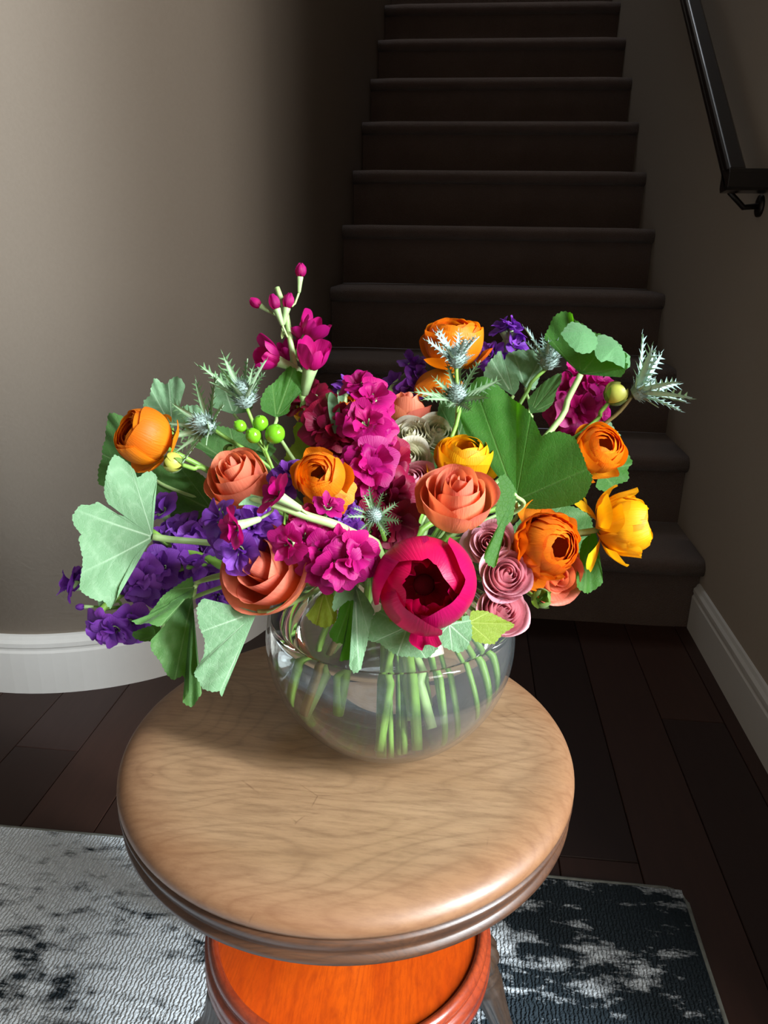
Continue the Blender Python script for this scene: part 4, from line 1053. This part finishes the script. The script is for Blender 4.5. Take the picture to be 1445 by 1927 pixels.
leaf('pale leaf seen from the back beside the upright purple stock', (966, 745), .645, [(944, 731), (921, 713), (910, 711), (914, 693), (930, 673), (943, 661), (948, 684), (976, 711), (974, 735)], 'leaf_pale', (-.2, .3, .9), .05, .05, (.35, .6), end=(860, 1320, .64))
leaf('pale veined leaf standing behind the largest green leaf', (989, 730), .66, [(966, 704), (948, 684), (955, 666), (981, 659), (1010, 661), (1022, 684), (1017, 704), (1003, 735)], 'leaf_pale', (.1, .2, .95), .04, .05, (.25, .5, .75), end=(870, 1320, .64), petiole=[(985, 800, .65)])
leaf('dark folded leaf below the pale sea holly at right', (998, 778), .625, [(992, 757), (1009, 733), (1035, 713), (1056, 703), (1056, 720), (1047, 738), (1040, 760), (1020, 776)], 'leaf_dark', (-.2, .5, .85), .05, .05, (.45, .2, .7), end=(890, 1320, .63), petiole=[(985, 810, .625)])
leaf('small green leaf above the right orange ranunculus', (1120, 815), .655, [(1130, 790), (1148, 794), (1157, 811), (1166, 821), (1154, 829), (1135, 822)], 'leaf_pale', (.2, .4, .85), .05, .08, (.4, .7), end=(910, 1320, .65))
leaf('green scalloped leaf behind the right orange ranunculus', (1130, 885), .66, [(1150, 842), (1164, 842), (1182, 855), (1189, 871), (1180, 884), (1180, 905), (1162, 912), (1142, 925), (1120, 915)], 'leaf_green', (.25, .35, .9), .05, .08, (.25, .5, .75), end=(915, 1320, .65))
leaf('pale green leaf hanging below the golden ranunculus', (1110, 1005), .60, [(1119, 1002), (1126, 1040), (1129, 1079), (1130, 1098), (1113, 1113), (1099, 1118), (1080, 1107), (1078, 1095), (1086, 1052), (1094, 1019)], 'leaf_green', (.3, .25, .9), .05, .06, (.3, .5, .7), end=(920, 1330, .63), fold=.15, fold_dir=(1, 0))
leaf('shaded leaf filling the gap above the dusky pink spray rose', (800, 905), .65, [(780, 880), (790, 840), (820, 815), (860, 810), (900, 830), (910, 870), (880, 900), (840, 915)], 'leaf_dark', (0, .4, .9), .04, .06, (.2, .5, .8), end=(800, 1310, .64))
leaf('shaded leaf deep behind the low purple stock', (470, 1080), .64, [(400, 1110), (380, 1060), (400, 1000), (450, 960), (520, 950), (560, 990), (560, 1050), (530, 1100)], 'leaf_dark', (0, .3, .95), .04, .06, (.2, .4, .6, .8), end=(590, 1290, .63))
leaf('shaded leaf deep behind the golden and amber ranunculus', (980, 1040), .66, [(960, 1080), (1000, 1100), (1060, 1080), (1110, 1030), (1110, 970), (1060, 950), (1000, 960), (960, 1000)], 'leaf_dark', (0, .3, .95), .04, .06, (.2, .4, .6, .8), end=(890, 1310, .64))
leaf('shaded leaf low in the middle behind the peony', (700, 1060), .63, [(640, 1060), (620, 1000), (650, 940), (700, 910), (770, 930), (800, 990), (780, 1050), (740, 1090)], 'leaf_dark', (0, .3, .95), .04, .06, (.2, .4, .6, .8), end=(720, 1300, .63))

# ------------------------------------------------------------------ buds and berries
def ran_bud(label, u, v, D, rpx, axis, petiole=(), end=None, mat='bud', smat='stem'):
    ax = dv(*axis); s = px(rpx, D); loc = at(u, v, D)-ax*s*.8
    e = empty('ranunculus_bud', frame(loc, ax, u, s)); tag(e, label, 'flower bud')
    for i in range(5):
        key = ('rb', mat, i)
        if key not in CACHE: CACHE[key] = petal('bud_petal', sphere_prof(.92+.03*i, .95, .1, 2.75-.12*i), .85, M[mat], 700+i, w0=.35, top=.2, off=.06, nu=8, nv=10)
        link('bud_petal', CACHE[key], e, Matrix.Rotation(i*2.4, 4, 'Z'))
    key = 'bsep'
    if key not in CACHE: CACHE[key] = petal('sepal', sphere_prof(1.08, .95, .05, 1.75, .15), .5, M['sepal'], 720, w0=.6, top=.7, tp=1.1, nu=6, nv=8)
    for i in range(4): link('sepal', CACHE[key], e, Matrix.Rotation(i*PI/2+.4, 4, 'Z'))
    pts = [loc]+[at(*p) for p in petiole]
    stem_child(e, pts+stem_path(pts[-1], ax, None, end)[2:], .0016, .0020, smat)
ran_bud('yellow green bud on a pale stem under the left orange ranunculus', 327, 871, .565, 19, (-.85, .2, .45), [(365, 882, .57), (402, 892, .575)], (570, 1300, .60))
ran_bud('plump yellow bud under the top right leaf next to the tan thistle stem', 1158, 742, .625, 23, (.55, .75, .3), [(1130, 775, .63), (1100, 810, .635)], (915, 1325, .63))
ran_bud('small round green bud beside the pink spray roses at the lower right', 1018, 1127, .56, 19, (.1, .3, .9), [(985, 1110, .58), (950, 1100, .59)], (880, 1345, .61), 'sepal')
ran_bud('tiny green bud beside the left coral rose', 433, 848, .59, 12, (-.2, .7, .6), [(445, 880, .595)], (580, 1300, .61), 'sepal')
hb = empty('berry_sprig', Matrix.Translation(at(500, 850, .575))); tag(hb, 'sprig of glossy green berries under the green sea holly', 'berries')
I = MATS[hb.name].inverted()
for (u, v, r, ax) in ((490, 797, 15, (.1, .7, .7)), (477, 820, 15, (-.3, .4, .8)), (517, 817, 19, (.5, .4, .7)), (452, 802, 12, (-.6, .5, .5))):
    D = .57; s = px(r, D)
    o = MB().lathe([(0, -1.05), (.4, -.98), (.8, -.6), (.98, -.1), (.95, .35), (.72, .78), (.4, 1.02), (.12, 1.1), (.05, 1.25), (0, 1.26)], 20).build('berry', M['berry'], hb, smooth=True)
    Mw = I @ frame(at(u, v, D), dv(*ax), 0, s); o.matrix_basis = Mw
    c = MB(); c.tube(spline([(0, 0, -.9), (0, 0, -1.6), Mw.inverted() @ (I @ at(500, 850, .575))], 6), [.14]*7, 6); c.build('stalk', M['stem'], o, smooth=True)
stem_child(hb, stem_path(at(500, 850, .575), dv(-.1, .8, .3), None, (600, 1300, .60)), .0012, .0018, 'stem')

# the water refracts the window light onto stems and seat
bpy.data.lights['window_daylight'].cycles.is_caustics_light = True
wat.cycles.is_caustics_caster = True
for o in SC.objects:
    if o.type == 'MESH' and o.name.startswith(('stem', 'petiole', 'seat')): o.cycles.is_caustics_receiver = True
